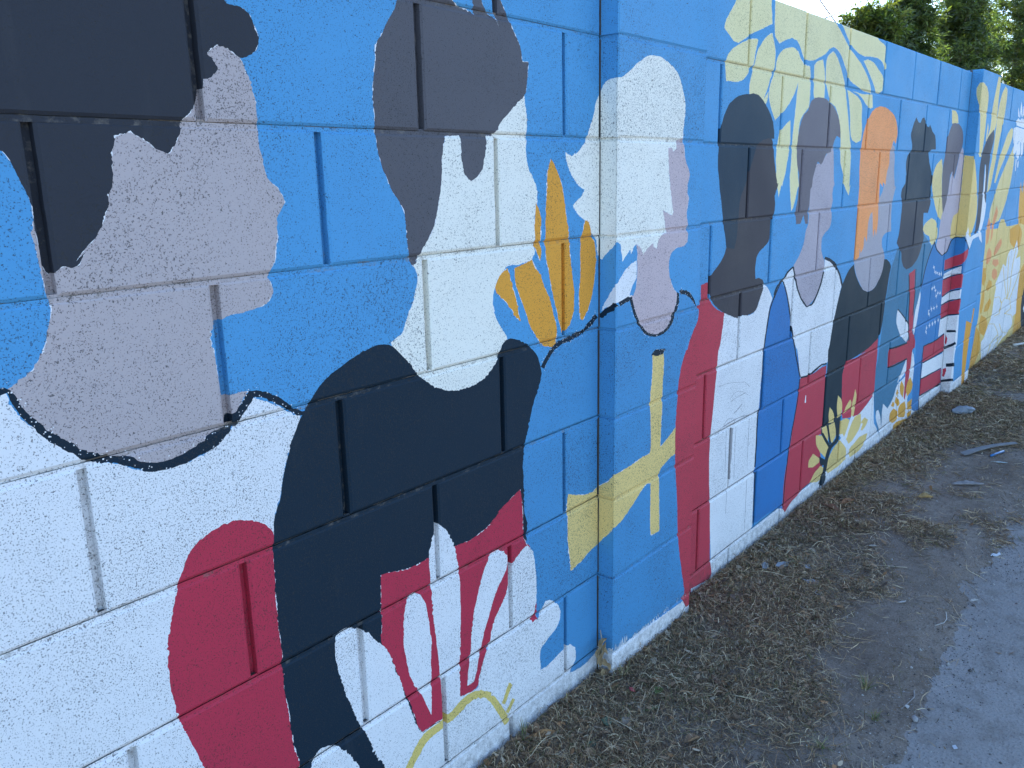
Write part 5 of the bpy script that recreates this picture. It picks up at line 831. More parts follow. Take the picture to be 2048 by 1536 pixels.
def panel(k, a0, a1, phase_even, phase_odd, shifts, label):
    """a stretch of wall: a mortar body with every block as a child"""
    rows = []
    for r in range(9):                       # r = 0 is the half-buried course
        c = r - 1
        ph = (phase_even if c % 2 == 0 else phase_odd) + shifts.get(c, 0.0)
        j = [a0] + [x for x in [ph + n * BWD for n in range(-12, 24)] if a0 + 45 < x < a1 - 45] + [a1]
        rows.append(j)
    parts = [core(a0, a1, 19.0, THK - 8, JZ[0], JZ[9] - 8)]
    e1 = a1 - (5.5 if k in 'AB' else 0)
    for r in range(1, 9):
        parts.append(strip(k, (a0, JZ[r] - GB - 2.5), (e1, JZ[r] + GB - 1.5), 2.2, 300 + r))
        v, f, cc = strip(k, (a0, JZ[r] + GB - 1.5), (e1, JZ[r] + GB + 2.5), 4.8, 350 + r)
        cc = np.array(cc); mid = v[np.array(f)].mean(1)
        bare = value_noise(mid[:, 0] / 70, mid[:, 0] * 0 + r, 60 + r, 3) > 0.08      # the bed has opened along its top edge
        cc[bare] = cc[bare] * 0.5 + np.array((0.13, 0.095, 0.065))
        parts.append((v, f, list(cc)))
    for r in range(9):
        for x in rows[r][1:-1]:
            parts.append(strip(k, (x - GH - 2.5, JZ[r] + GB), (x + GH + 2.5, JZ[r + 1] - GB), 15.0, 400 + r))
    V, F, C = merge(parts)
    Wd = to_world(k, V); c = Vector(Wd.mean(0))
    body = obj('wall_panel', mesh('wall_panel', Wd - np.array(c), F, np.array(C)), wall, M_MORTAR)
    body.location = c - W0
    body['label'] = label
    for r in range(9):
        js = rows[r]
        for i in range(len(js) - 1):
            l = js[i] + (GH if i > 0 else 1.0); h = js[i + 1] - (GH if i < len(js) - 2 else (4.4 if k in 'AB' else 1.0))
            l += rng.uniform(-1, 1); h += rng.uniform(-1, 1)
            top = JZ[r + 1] - (GB if r < 8 else 0.0)
            V, F, C = block_geometry(k, (l, JZ[r] + GB + rng.uniform(-.6, .6)), (h, top + rng.uniform(-.6, .6)), THK, rng.randint(0, 9999))
            V[:, 1] += rng.uniform(-0.9, 0.9) + (V[:, 0] - (l + h) / 2) / 200.0 * rng.uniform(-0.6, 0.6)
            me, cc = center_mesh('block', to_world(k, V), F, C)
            o = obj('block', me, body, M_PAINT)
            o.location = cc - c
    return body

def pilaster(kf, ks, a0, a1, pp, label):
    parts = [core(a0 + 12, a1 - 12, 14.0, THK + pp - 8, JZ[0], JZ[9] + 4)]
    Vw, Fw, Cw = merge(parts); Wd = to_world(kf, Vw)
    stripsW = [Wd]; F = list(Fw); C = list(Cw); off = len(Wd)
    for r in range(1, 9):
        for kk, lo, hi in ((kf, (a0 + 3.5, JZ[r] - GB - 2.5), (a1 - 3.5, JZ[r] + GB + 2.5)), (ks, (-pp + 3.5, JZ[r] - GB - 2.5), (6.0, JZ[r] + GB + 2.5))):
            v, f, cc = strip(kk, lo, hi, 3.2, 500 + r)
            w = to_world(kk, v)
            stripsW.append(w)
            F += [tuple(i + off for i in (q if kk == kf else q[::-1])) for q in f]; C += cc; off += len(w)
    Wd = np.concatenate(stripsW); c = Vector(Wd.mean(0))
    body = obj('pilaster', mesh('pilaster', Wd - np.array(c), F, np.array(C)), wall, M_MORTAR)
    body.location = c - W0
    body['label'] = label
    for r in range(9):
        l, h = a0 + rng.uniform(-.8, .8), a1 + rng.uniform(-.8, .8)
        z0, z1 = JZ[r] + GB, JZ[r + 1] - (GB if r < 8 else -12.0)
        V, F, C = block_geometry(kf, (l, z0), (h, z1), THK + pp, rng.randint(0, 9999))
        W1 = to_world(kf, V)
        # the painted left cheek, a skin just proud of the block's own side
        v, f, cc = patch(ks, (-pp + 4.2, z0 + 1.0), (14.0, z1 - 1.0), 0.0, 14.0, split=0.5)
        dd = -0.8 + 0.3 * value_noise(v[:, 0] / 9, v[:, 1] / 9, r, 2)
        cc[v[f].mean(1)[:, 0] > 0.5] = (0.10, 0.09, 0.08)      # bare block in the open joint, its shade painted in as dark grey
        W2 = to_world(ks, np.stack([v[:, 0], dd, v[:, 1]], 1))
        W = np.concatenate([W1, W2]); F2 = F + [tuple(i + len(W1) for i in q[::-1]) for q in f]; C2 = list(C) + list(cc)
        me, cen = center_mesh('block', W, F2, C2)
        o = obj('block', me, body, M_PAINT)
        o.location = cen - c
    return body

panel('A', -1650.0, U1, 0.0, 0.5 * BWD, {6: 6, 5: -8, 3: -4, 1: 7}, 'wall stretch with the two largest painted heads')
pilaster('Q', 'P', U1, U2, PP1, 'shallow pilaster carrying the yellow cross on blue')
panel('B', U2, V1, 4.16428 * BWD - 0.5 * BWD, 4.16428 * BWD, {7: -11, 6: 31, 5: 17, 3: 4, 2: -3, 1: -22, 0: -17}, 'wall stretch with a row of five smaller figures')
pilaster('T', 'S', V1, V2, PP2, 'far pilaster carrying red and white stripes')
panel('C', V2, 9900.0, 5455.0 - 0.5 * BWD, 5455.0, {}, 'far wall stretch with yellow plants and white flower')

# ------------------------------------------------------------------ ground and path
GZ = -0.068
def ground_z(x, y):
    d = -y
    z = GZ + 0.0065 * value_noise(x * 3.1, y * 3.1, 21, 4) + 0.0030 * value_noise(x * 30, y * 30, 22, 4)
    z = z + 0.004 * np.clip(1 - d / 0.16, 0, 1) * (d > -0.05)
    z = z + 0.005 * np.clip(1 - d / 0.75, 0, 1)
    z = z - np.clip((d - 0.56) / 0.26, 0, 1.4) * 0.022 - 0.010 * np.clip((d - 0.9) / 0.1, 0, 1)
    z = z + 0.003 * np.clip((d - 0.3) / 0.2, 0, 1) * value_noise(x * 7 + 3, y * 7, 31, 3)
    return z

def axis(lo, hi, step, far):
    core_ = np.arange(lo, hi + 1e-6, step)
    e = step * 1.5 ** np.arange(1, 40); e = np.cumsum(e); e = e[e < far]
    return np.concatenate([lo - e[::-1] - 0.0, core_, hi + e])
gx = axis(-1.0, 8.0, 0.016, 400.0); gy = axis(-1.3, 0.35, 0.011, 400.0)
X, Y = np.meshgrid(gx, gy)
near = (X > -1.5) & (X < 9) & (Y > -1.6) & (Y < 0.6)
Z = ground_z(X, np.clip(Y, -1.6, 0.6))
V = np.stack([X, Y, Z], -1).reshape(-1, 3)
nx, ny = len(gx), len(gy)
i = np.arange(ny - 1)[:, None] * nx + np.arange(nx - 1)[None]
F = np.stack([i, i + 1, i + nx + 1, i + nx], -1).reshape(-1, 4)
tag(obj('ground', fast_mesh('ground', V, F, smooth=True), None, M_SOIL), kind='structure')

px_ = axis(-2.0, 7.0, 0.10, 300.0); py_ = np.array([-3.4, -3.0, -2.0, -1.4, -1.1, -0.95, -0.85, -0.78, -0.70, -0.62, -0.55])
X, Y = np.meshgrid(px_, py_)
Z = np.full_like(X, GZ - 0.0075) + 0.0015 * value_noise(X * 4, Y * 4, 77, 2)
V = np.stack([X, Y, Z], -1).reshape(-1, 3); nx, ny = len(px_), len(py_)
i = np.arange(ny - 1)[:, None] * nx + np.arange(nx - 1)[None]
F = np.stack([i, i + 1, i + nx + 1, i + nx], -1).reshape(-1, 4)
tag(obj('path', fast_mesh('path', V, F, smooth=True), None, M_ASPH), kind='structure')

def gz(x, y): return float(ground_z(np.array(x), np.array(y)))

# ------------------------------------------------------------------ dead grass, litter (uncountable)
def cover(x, y):
    d = -y
    n = value_noise(x * 3.3 + 2, y * 3.3 + 7, 41, 3)
    base = np.interp(d, [0, 0.05, 0.25, 0.40, 0.55, 0.72], [1.0, 0.95, 0.70, 0.34, 0.02, -0.15])
    base = base + np.clip(0.25 - np.abs(x - 0.9) * 0.25, 0, .2) * (d < 0.6)
    n2 = value_noise(x * 9.0, y * 9.0, 47, 2)
    return np.clip(base + (1.15 * n + 0.45 * n2) * (d > 0.08), 0.02 * (d < .8), 1.0)

def scatter(n, x0, x1, y0, y1, power=1.0):
    """denser towards the viewer, thinned by the cover map"""
    u = NR.random(n * 3); x = x0 + (x1 - x0) * u ** power
    y = y0 + (y1 - y0) * NR.random(n * 3)
    keep = NR.random(n * 3) < cover(x, y)
    return x[keep][:n], y[keep][:n]

STRAW = np.array([(0.62, 0.45, 0.27), (0.48, 0.33, 0.19), (0.74, 0.60, 0.40), (0.32, 0.20, 0.115), (0.13, 0.09, 0.06), (0.68, 0.50, 0.32), (0.20, 0.18, 0.08), (0.22, 0.14, 0.085), (0.44, 0.27, 0.15)])
def ribbons(x, y, length, width, lift, segs=4, tints=STRAW, probs=None):
    n = len(x); th = NR.random(n) * 2 * np.pi; curv = NR.normal(0, 0.28, n) + np.where(NR.random(n) < .08, NR.normal(0, 1.3, n), 0)
    s = np.linspace(-0.5, 0.5, segs + 1)
    ang = th[:, None] + curv[:, None] * s[None] * 1.6
    dx = np.cos(ang) * length[:, None] / segs; dy = np.sin(ang) * length[:, None] / segs
    px = x[:, None] + np.cumsum(dx, 1) - dx.sum(1, keepdims=True) / 2
    py = y[:, None] + np.cumsum(dy, 1) - dy.sum(1, keepdims=True) / 2
    py = np.minimum(py, -0.004)
    prof = lift[:, None] * (0.35 + np.abs(np.sin(NR.random(n)[:, None] * 3 + s[None] * 3.0)))
    pz = ground_z(px, py) + 0.0012 + prof
    t = np.stack([np.cos(ang), np.sin(ang)], -1)
    w = width[:, None] * np.interp(np.abs(s), [0, 0.35, 0.5], [1, 0.8, 0.15])[None]
    tw = NR.normal(0, 0.6, n)[:, None]
    L = np.stack([px - t[..., 1] * w / 2, py + t[..., 0] * w / 2, pz + w * tw * .4], -1)
    R = np.stack([px + t[..., 1] * w / 2, py - t[..., 0] * w / 2, pz - w * tw * .4], -1)
    V = np.stack([L, R], 2).reshape(n, -1, 3)
    k = 2 * (segs + 1)
    f = np.array([(2 * j, 2 * j + 1, 2 * j + 3, 2 * j + 2) for j in range(segs)])
    F = (np.arange(n)[:, None, None] * k + f[None]).reshape(-1, 4)
    ti = NR.choice(len(tints), n, p=probs)
    C = tints[ti] * NR.uniform(0.45, 1.12, n)[:, None]
    return V.reshape(-1, 3), F, np.repeat(C, segs, 0)

parts = []
for n, x0, x1, pw, l0, l1, w0, w1 in ((42000, 0.15, 2.3, 1.0, 0.008, 0.038, 0.0008, 0.0017), (4600, 0.2, 2.6, 1.0, 0.04, 0.10, 0.0008, 0.0016), (32000, 2.2, 4.4, 1.0, 0.012, 0.050, 0.0011, 0.0024), (16000, 4.3, 9.0, 1.15, 0.03, 0.07, 0.002, 0.0034)):
    x, y = scatter(n, x0, x1, -0.95, -0.006, pw)
    m = len(x)
    parts.append(ribbons(x, y, NR.uniform(l0, l1, m) * NR.uniform(0.6, 1.5, m), NR.uniform(w0, w1, m), np.abs(NR.normal(0, 0.006, m)) * np.interp(-y, [0, .5, .8], [1.3, 0.9, .3])))
V = np.concatenate([p[0] for p in parts]); off = np.cumsum([0] + [len(p[0]) for p in parts[:-1]])
F = np.concatenate([p[1] + o for p, o in zip(parts, off)]); C = np.concatenate([p[2] for p in parts])
tag(obj('dead_grass', fast_mesh('dead_grass', V, F, C), None, M_GRASS), 'matted dead grass and straw along the foot of the wall', 'grass', kind='stuff')

LEAFC = np.array([(0.27, 0.165, 0.095), (0.36, 0.235, 0.14), (0.18, 0.12, 0.08), (0.42, 0.33, 0.23), (0.32, 0.17, 0.08), (0.13, 0.10, 0.075)])
def bits(n, x0, x1, smin, smax, asp, ymin=-0.95, near_wall=False):
    x, y = scatter(n, x0, x1, ymin, -0.01)
    if near_wall: y = -np.abs(NR.normal(0, 0.07, len(x))) - 0.008
    m = len(x); L = NR.uniform(smin, smax, m); Wd = L * NR.uniform(asp * .6, asp * 1.3, m); th = NR.random(m) * 2 * np.pi
    c, s = np.cos(th), np.sin(th)
    prof = np.array([(-.5, 0), (-.2, .5), (.2, .42), (.5, 0), (.2, -.42), (-.2, -.5)])
    curl = NR.normal(0, .35, m); tx = NR.normal(0, .22, m); ty = NR.normal(0, .22, m)
    lx = prof[None, :, 0] * L[:, None]; ly = prof[None, :, 1] * Wd[:, None]
    zz = tx[:, None] * lx + ty[:, None] * ly + curl[:, None] * (ly ** 2) / np.maximum(Wd, 1e-4)[:, None] * 3 + .2 * curl[:, None] * lx ** 2 / L[:, None]
    zz = zz - zz.min(1, keepdims=True)
    wx = x[:, None] + c[:, None] * lx - s[:, None] * ly; wy = y[:, None] + s[:, None] * lx + c[:, None] * ly
    wy = np.minimum(wy, -0.004)
    V = np.stack([wx, wy, ground_z(x, y)[:, None] + 0.002 + NR.random(m)[:, None] * .008 + zz], -1).reshape(-1, 3)
    f = np.array([(0, 5, 1, 1), (1, 5, 4, 2), (2, 4, 3, 3)])
    F = np.array([(0, 5, 4, 1), (1, 4, 3, 2)])
    F = (np.arange(m)[:, None, None] * 6 + F[None]).reshape(-1, 4)
    C = LEAFC[NR.integers(0, len(LEAFC), m)] * NR.uniform(.7, 1.25, m)[:, None]
    return V, F, np.repeat(C, 2, 0)
parts = [bits(3600, .15, 3.0, .003, .009, .5), bits(520, .2, 2.2, .012, .028, .40), bits(1500, 2.5, 8, .006, .016, .5), bits(1300, .2, 6, .010, .034, .42, near_wall=True), bits(260, 1.6, 4.5, .015, .032, .4)]
V = np.concatenate([p[0] for p in parts]); off = np.cumsum([0] + [len(p[0]) for p in parts[:-1]])
F = np.concatenate([p[1] + o for p, o in zip(parts, off)]); C = np.concatenate([p[2] for p in parts])
tag(obj('leaf_litter', fast_mesh('leaf_litter', V, F, C), None, M_LITTER), 'crumbled brown leaf litter strewn over the soil', 'leaf litter', kind='stuff')

# small stones in the soil and on the path edge
n = 13000
x = NR.uniform(.6, 6.0, n); y = np.where(NR.random(n) < .55, -0.66 + NR.normal(0, .07, n), NR.uniform(-1.0, -.05, n))
r = NR.uniform(.0007, .0024, n) * np.where(NR.random(n) < .05, 2.2, 1.0)
octv = np.array([(1, 0, 0), (-1, 0, 0), (0, 1, 0), (0, -1, 0), (0, 0, 1), (0, 0, -1)], float)
octf = np.array([(0, 2, 4), (2, 1, 4), (1, 3, 4), (3, 0, 4), (2, 0, 5), (1, 2, 5), (3, 1, 5), (0, 3, 5)])
gzv = np.maximum(ground_z(x, y), GZ - 0.0075)
V = (octv[None] * r[:, None, None] * NR.uniform(.6, 1.3, (n, 6, 1)) + np.stack([x, y, gzv + r * .2], -1)[:, None]).reshape(-1, 3)
F = (np.arange(n)[:, None, None] * 6 + octf[None]).reshape(-1, 3)
C = np.repeat(np.array([(.28, .26, .24), (.18, .16, .15), (.42, .40, .37), (.10, .09, .085)])[NR.integers(0, 4, n)], 8, 0)
tag(obj('gravel', fast_mesh('gravel', V, F, C), None, M_LITTER), 'fine gravel grains in the bare soil', 'gravel', kind='stuff')

# ------------------------------------------------------------------ single things lying on the ground
def leaf_mesh(name, L, Wd, curl, bend, col, seed, lobes=0.0, n=10):
    r = random.Random(seed); V = []; F = []; C = []
    for i in range(n + 1):
        s = i / n; w = Wd * (math.sin(math.pi * min(1, s * .97 + .02)) ** .75) * (1 + lobes * math.sin(i * 2.6 + seed))
        for j in range(-2, 3):
            q = j / 2
            z = curl * (q * w) ** 2 / max(Wd, 1e-4) * 0.8 + bend * (s - .5) ** 2 * L * 2 + r.uniform(-.0006, .0006)
            V.append(((s - .5) * L, q * w / 2, z + (0.0009 if j == 0 else 0)))
    for i in range(n):
        for j in range(4):
            a = i * 5 + j
            F.append((a, a + 5, a + 6, a + 1)); k = r.uniform(.85, 1.15)
            C.append([c * k for c in col])
    zmin = min(v[2] for v in V)
    V = [(x, y, z - zmin) for x, y, z in V]
    me = mesh(name, V, F, np.array(C), True)
    return me

def solid(o, t):
    m = o.modifiers.new('thickness', 'SOLIDIFY'); m.thickness = t; m.offset = 0
    return o

def lay(o, x, y, rz, dz=0.004, rx=0.0, ry=0.0):
    o.location = (x, y, gz(x, y) + dz); o.rotation_euler = (rx, ry, rz); return o

def leaf(x, y, rz, L, Wd, curl, bend, col, label, seed, lobes=0.0, rx=0.0, ry=0.0, dz=0.007, name='fallen_leaf'):
    me = leaf_mesh(name, L, Wd, curl, bend, col, seed, lobes)
    o = obj(name, me, None, M_LITTER); solid(o, 0.0006)
    # a stalk on each leaf
    sv = []; sf = []
    for i in range(4):
        s = i / 3
        for k in range(4):
            sv.append((-L / 2 - s * L * .22, math.cos(k * 1.571) * .0007, max(0.0008, bend * L) * (1 - s * .6) + math.sin(k * 1.571) * .0007))
    for i in range(3):
        for k in range(4): sf.append((i * 4 + k, i * 4 + (k + 1) % 4, i * 4 + 4 + (k + 1) % 4, i * 4 + 4 + k))
    st = obj('stalk', mesh('stalk', sv, sf, np.array([[c * .7 for c in col]] * len(sf))), o, M_LITTER)
    lay(o, x, y, rz, dz, rx, ry)
    tag(o, label, 'leaf')
    return o

leaf(0.655, -0.052, -0.55, .052, .017, .9, .30, (.36, .20, .09), 'curled orange-brown leaf at the wall foot under the white flower', 1, rx=.35)
leaf(1.075, -0.262, .85, .070, .015, .4, .05, (.24, .14, .085), 'long narrow brown leaf lying alone on the straw', 2)
leaf(0.846, -0.315, -.45, .045, .020, .8, .16, (.27, .17, .10), 'broad brown curled leaf at the bottom edge of the straw', 3, rx=-.2)
leaf(0.785, -0.133, .75, .030, .024, .2, .06, (.13, .20, .13), 'pale green rounded leaf below the first pilaster', 4, .15)
leaf(0.700, -0.150, -.2, .034, .017, .3, .08, (.12, .17, .12), 'dull green leaf in the straw below the painted white flower', 14, .1)
leaf(0.958, -0.166, .2, .032, .022, .3, .1, (.14, .19, .06), 'yellow-green leaf on the straw beside a red scrap', 5, .12)
leaf(0.890, -0.190, -.5, .040, .010, .3, .12, (.17, .20, .09), 'thin olive leaf blade on the straw', 15)
leaf(0.815, -0.165, .3, .030, .017, .5, .10, (.33, .27, .21), 'pale tan leaf just beside the pale green one', 16)
leaf(2.650, -0.345, -.9, .060, .032, .6, .10, (.42, .27, .11), 'bright tan-yellow leaf on bare soil in mid ground', 6)
leaf(2.735, -0.048, .6, .085, .022, .4, .08, (.42, .33, .22), 'pale tan leaf leaning by the white wall foot', 7, rx=.5)
leaf(3.430, -0.152, .5, .070, .022, .4, .10, (.44, .35, .24), 'light tan leaf in the straw before the far figures', 8)
leaf(2.430, -0.130, -.3, .075, .028, .6, .14, (.35, .17, .08), 'rust-orange curled leaf below the yellow painted leaves', 9)
leaf(2.330, -0.100, 1.1, .080, .030, .6, .12, (.28, .16, .10), 'dark russet leaf heaped against the wall foot', 19)
leaf(1.925, -0.655, -.5, .030, .012, .3, .04, (.55, .50, .42), 'small cream leaf at the edge of the path', 10, dz=.003)
leaf(2.100, -0.320, -1.0, .030, .014, .3, .05, (.48, .42, .34), 'small pale leaf on bare soil above the twig', 11, dz=.003)
leaf(1.765, -0.500, -.6, .026, .007, .3, .12, (.55, .52, .47), 'thin white curled leaf on the dark soil', 12, dz=.003)
leaf(1.270, -0.645, .3, .014, .009, .3, .08, (.60, .57, .50), 'tiny white leaf fragment near the path corner', 13, dz=.003)

def prism(name, outline, t, mat, label, cat, x, y, rz, dz=.003, warp=0.0, rx=0.0, ry=0.0, colr=None):
    n = len(outline); V = []
    for z in (0, t):
        for (a, b) in outline: V.append((a, b, z + warp * math.sin(a * 90) * .01))
    F = [tuple(range(n - 1, -1, -1)), tuple(range(n, 2 * n))] + [(i, (i + 1) % n, n + (i + 1) % n, n + i) for i in range(n)]
    o = obj(name, mesh(name, V, F, np.array([colr or (.6, .6, .6)] * len(F))), None, mat)
    bv = o.modifiers.new('bevel', 'BEVEL'); bv.width = min(t * .3, .001); bv.segments = 1
    lay(o, x, y, rz, dz, rx, ry); tag(o, label, cat); return o

M_PAPER = mat_flat('scrap_paper', (.40, .42, .45), (.52, .53, .55), 90, .7)
M_STRIP = mat_flat('weathered_strip', (.15, .147, .145), (.22, .215, .21), 25, .8, 0, .2)
M_BLUE = mat_flat('blue_plastic', (.02, .12, .30), (.03, .16, .38), 20, .3, 0, .5)
M_RED = mat_flat('red_scrap', (.33, .02, .03), (.42, .03, .05), 50, .4)
M_GLASS = mat_flat('clear_plastic', (.14, .16, .18), (.22, .245, .275), 40, .5, 0, .25)
M_BARKG = mat_flat('grey_bark', (.20, .18, .165), (.34, .31, .29), 45, .85, .004)
M_TWIG = mat_flat('twig', (.30, .24, .17), (.42, .35, .26), 60, .8)
M_TWIGW = mat_flat('bleached_twig', (.50, .46, .40), (.62, .58, .52), 60, .8)

prism('paper_scrap', [(-.030, .012), (-.012, .004), (.006, .012), (.024, .002), (.020, -.010), (.030, -.018), (.004, -.016), (-.012, -.008)], .0012, M_PAPER,
      'torn pale blue-white scrap on the soil beside a small ring', 'scrap', 1.735, -.246, -1.2, .004, rx=.25, colr=(.6, .62, .65))
prism('paper_scrap', [(-.016, .006), (.002, .010), (.016, .002), (.010, -.008), (-.010, -.007)], .0016, M_PAPER,
      'small white scrap just beyond the torn one', 'scrap', 1.83, -.203, .3, .004, rx=.2)
prism('paper_scrap', [(-.012, .005), (.004, .009), (.012, -.002), (-.002, -.009)], .002, M_RED, 'small red scrap in the straw before the first pilaster', 'scrap', .918, -.118, .4, .010, rx=.4, ry=.2)
prism('paper_scrap', [(-.024, .004), (-.002, .010), (.006, .002), (.026, .006), (.020, -.004), (-.006, -.006)], .0012, M_PAPER, 'folded white scrap on soil beside the path', 'scrap', 2.292, -.645, -.4, .004, rx=.3)
prism('paper_scrap', [(-.008, .004), (.003, .006), (.009, -.002), (-.003, -.005)], .0012, M_PAPER, 'white fleck lying on the grey path', 'scrap', 1.186, -.765, .4, .010)
# glassy fragments half buried in straw
for x_, y_, r_, lab in ((1.745, -.100, .3, 'clear broken shard in the straw nearer the wall'), (1.782, -.140, -.2, 'clear broken shard in the straw farther from the wall')):
    prism('broken_shard', [(-.034, .006), (-.010, .014), (.018, .010), (.036, .000), (.016, -.010), (-.020, -.009)], .003, M_GLASS, lab, 'shard', x_, y_, r_, .008, rx=.4, ry=.1)
# ring
ring_v = []; ring_f = []
for i in range(20):
    a = i / 20 * 2 * math.pi
    for k in range(6):
        b = k / 6 * 2 * math.pi; R = .0095 + .0016 * math.cos(b)
        ring_v.append((R * math.cos(a) * 1.15, R * math.sin(a) * .8, .0016 + .0016 * math.sin(b)))
for i in range(20):
    for k in range(6): ring_f.append((i * 6 + k, ((i + 1) % 20) * 6 + k, ((i + 1) % 20) * 6 + (k + 1) % 6, i * 6 + (k + 1) % 6))
o = obj('plastic_ring', mesh('plastic_ring', ring_v, ring_f, smooth=True), None, M_PAPER); lay(o, 1.672, -.292, .5, .003)
tag(o, 'small pale oval plastic ring lying on bare soil', 'ring')
# long grey strip, thin and tapering, slightly bowed
V = []; F = []
N = 14
for i in range(N + 1):
    s = i / N; a = (s - .5) * .335; w = .030 * (1 - .55 * s) * (1 if i else .75); bow = .012 * math.sin(s * math.pi); z = .004 + .006 * math.sin(s * 2.6)
    for dz in (0, .0035):
        V += [(a, bow - w / 2, z + dz), (a, bow + w / 2, z + dz + .003)]
for i in range(N):
    b = i * 4; c = b + 4
    F += [(b, b + 1, c + 1, c), (b + 2, c + 2, c + 3, b + 3), (b, c, c + 2, b + 2), (b + 1, b + 3, c + 3, c + 1)]
F += [(0, 2, 3, 1), (N * 4, N * 4 + 1, N * 4 + 3, N * 4 + 2)]
o = obj('wood_strip', mesh('wood_strip', V, F), None, M_STRIP)
lay(o, 3.417, -.418, math.atan2(-.153, .292), .004); tag(o, 'long thin grey weathered strip lying on the soil', 'strip')

def tube(name, pts, rad, mat, label, cat, seg=6, taper=0.6):
    P = [Vector(p) for p in pts]; V = []; F = []
    c = sum(P, Vector()) / len(P); c.z = min(p.z for p in P)
    for i, p in enumerate(P):
        t = (P[min(i + 1, len(P) - 1)] - P[max(i - 1, 0)]).normalized()
        u = t.cross(Vector((0, 0, 1)))
        u = u.normalized() if u.length > 1e-4 else Vector((1, 0, 0)); v = u.cross(t)
        r = rad * (1 - (1 - taper) * i / (len(P) - 1))
        for k in range(seg):
            a = k / seg * 2 * math.pi; V.append(tuple(p - c + (u * math.cos(a) + v * math.sin(a)) * r))
    for i in range(len(P) - 1):
        for k in range(seg): F.append((i * seg + k, i * seg + (k + 1) % seg, (i + 1) * seg + (k + 1) % seg, (i + 1) * seg + k))
    F += [tuple(range(seg))[::-1], tuple(range((len(P) - 1) * seg, len(P) * seg))]
    o = obj(name, mesh(name, V, F, np.array([(.3, .25, .2)] * len(F)), True), None, mat); o.location = c
    if label: tag(o, label, cat)
    return o

def on_ground(pts, rad, lift=.002):
    P = []
    for i, (x_, y_) in enumerate(pts): P.append((x_, y_, gz(x_, y_) + rad + lift))
    return P
straw_t = tube('drinking_straw', on_ground([(3.318, -.440), (3.35, -.449), (3.385, -.458), (3.425, -.470)], .0048, .004), .0048, M_BLUE, 'short blue plastic tube beside the grey strip', 'tube', 8, 1.0)
leaf(3.262, -.488, -1.25, .050, .010, .3, .05, (.50, .58, .56), 'thin pale silvery blade in front of the blue tube', 21, dz=.004)
tube('twig', on_ground([(1.94, -.345), (1.965, -.372), (1.985, -.41), (2.005, -.45)], .002), .0022, M_TWIG, 'straight tan twig lying on bare soil', 'twig')
tube('twig', on_ground([(1.80, -.295), (1.835, -.30), (1.85, -.325), (1.855, -.36)], .0015), .0013, M_TWIG, 'thin arched twig near the white scrap', 'twig')
tube('twig', on_ground([(1.485, -.36), (1.535, -.372), (1.575, -.395), (1.625, -.41)], .0014), .0013, M_TWIG, 'curved pale stem on the straw edge', 'twig')
tube('twig', on_ground([(1.345, -.64), (1.32, -.648), (1.285, -.643), (1.25, -.637)], .0015), .0015, M_BARKG, 'short dark bent twig next to the path', 'twig')
tube('twig', on_ground([(1.79, -.61), (1.755, -.62), (1.725, -.62), (1.69, -.605)], .0012), .0012, M_TWIGW, 'thin bleached bent stem near the path', 'twig')
tube('twig', on_ground([(6.02, -.085), (6.10, -.12), (6.2, -.15)], .008), .011, M_TWIGW, 'white stick at the far end of the wall foot', 'twig')
tube('twig', on_ground([(1.12, -.145), (1.17, -.185), (1.20, -.23)], .0016), .0015, M_TWIGW, 'straight bleached stem on the straw near the first pilaster', 'twig')
# piece of curled bark
me = leaf_mesh('bark_piece', .125, .026, .45, .05, (.5, .5, .5), 33, .1)
o = obj('bark_piece', me, None, M_BARKG); solid(o, .003); lay(o, 2.905, -.435, -.95, .006, .12)
tag(o, 'curled grey piece of bark on the straw', 'bark')
# crumpled clear plastic
V = []; F = []; r_ = random.Random(5)
for i in range(9):
    for j in range(12):
        a = j / 12 * 2 * math.pi; s = i / 8; rr = (.030 * math.sin(math.pi * min(.97, max(.03, s))) ** .6) * r_.uniform(.75, 1.2)
        V.append(((s - .5) * .13, rr * math.cos(a), max(0, .022 + rr * .75 * math.sin(a))))
for i in range(8):
    for j in range(12): F.append((i * 12 + j, i * 12 + (j + 1) % 12, (i + 1) * 12 + (j + 1) % 12, (i + 1) * 12 + j))
o = obj('crumpled_plastic', mesh('crumpled_plastic', V, F), None, M_GLASS); lay(o, 3.965, -.195, -.7, .004)
tag(o, 'crumpled clear plastic piece in the straw below the far pilaster', 'plastic')
# stone
V = []; F = []
for i in range(6):
    for j in range(8):
        a = j / 8 * 2 * math.pi; b = i / 5 * math.pi; q = r_.uniform(.85, 1.1)
        V.append((.011 * math.sin(b) * math.cos(a) * q, .007 * math.sin(b) * math.sin(a) * q, .004 + .005 * math.cos(b)))
for i in range(5):
    for j in range(8): F.append((i * 8 + j, (i + 1) * 8 + j, (i + 1) * 8 + (j + 1) % 8, i * 8 + (j + 1) % 8))
o = obj('stone', mesh('stone', V, F, np.array([(.33, .32, .31)] * len(F)), True), None, M_LITTER); lay(o, 1.23, -.672, .4, .004)
tag(o, 'small grey stone at the ragged edge of the path', 'stone')

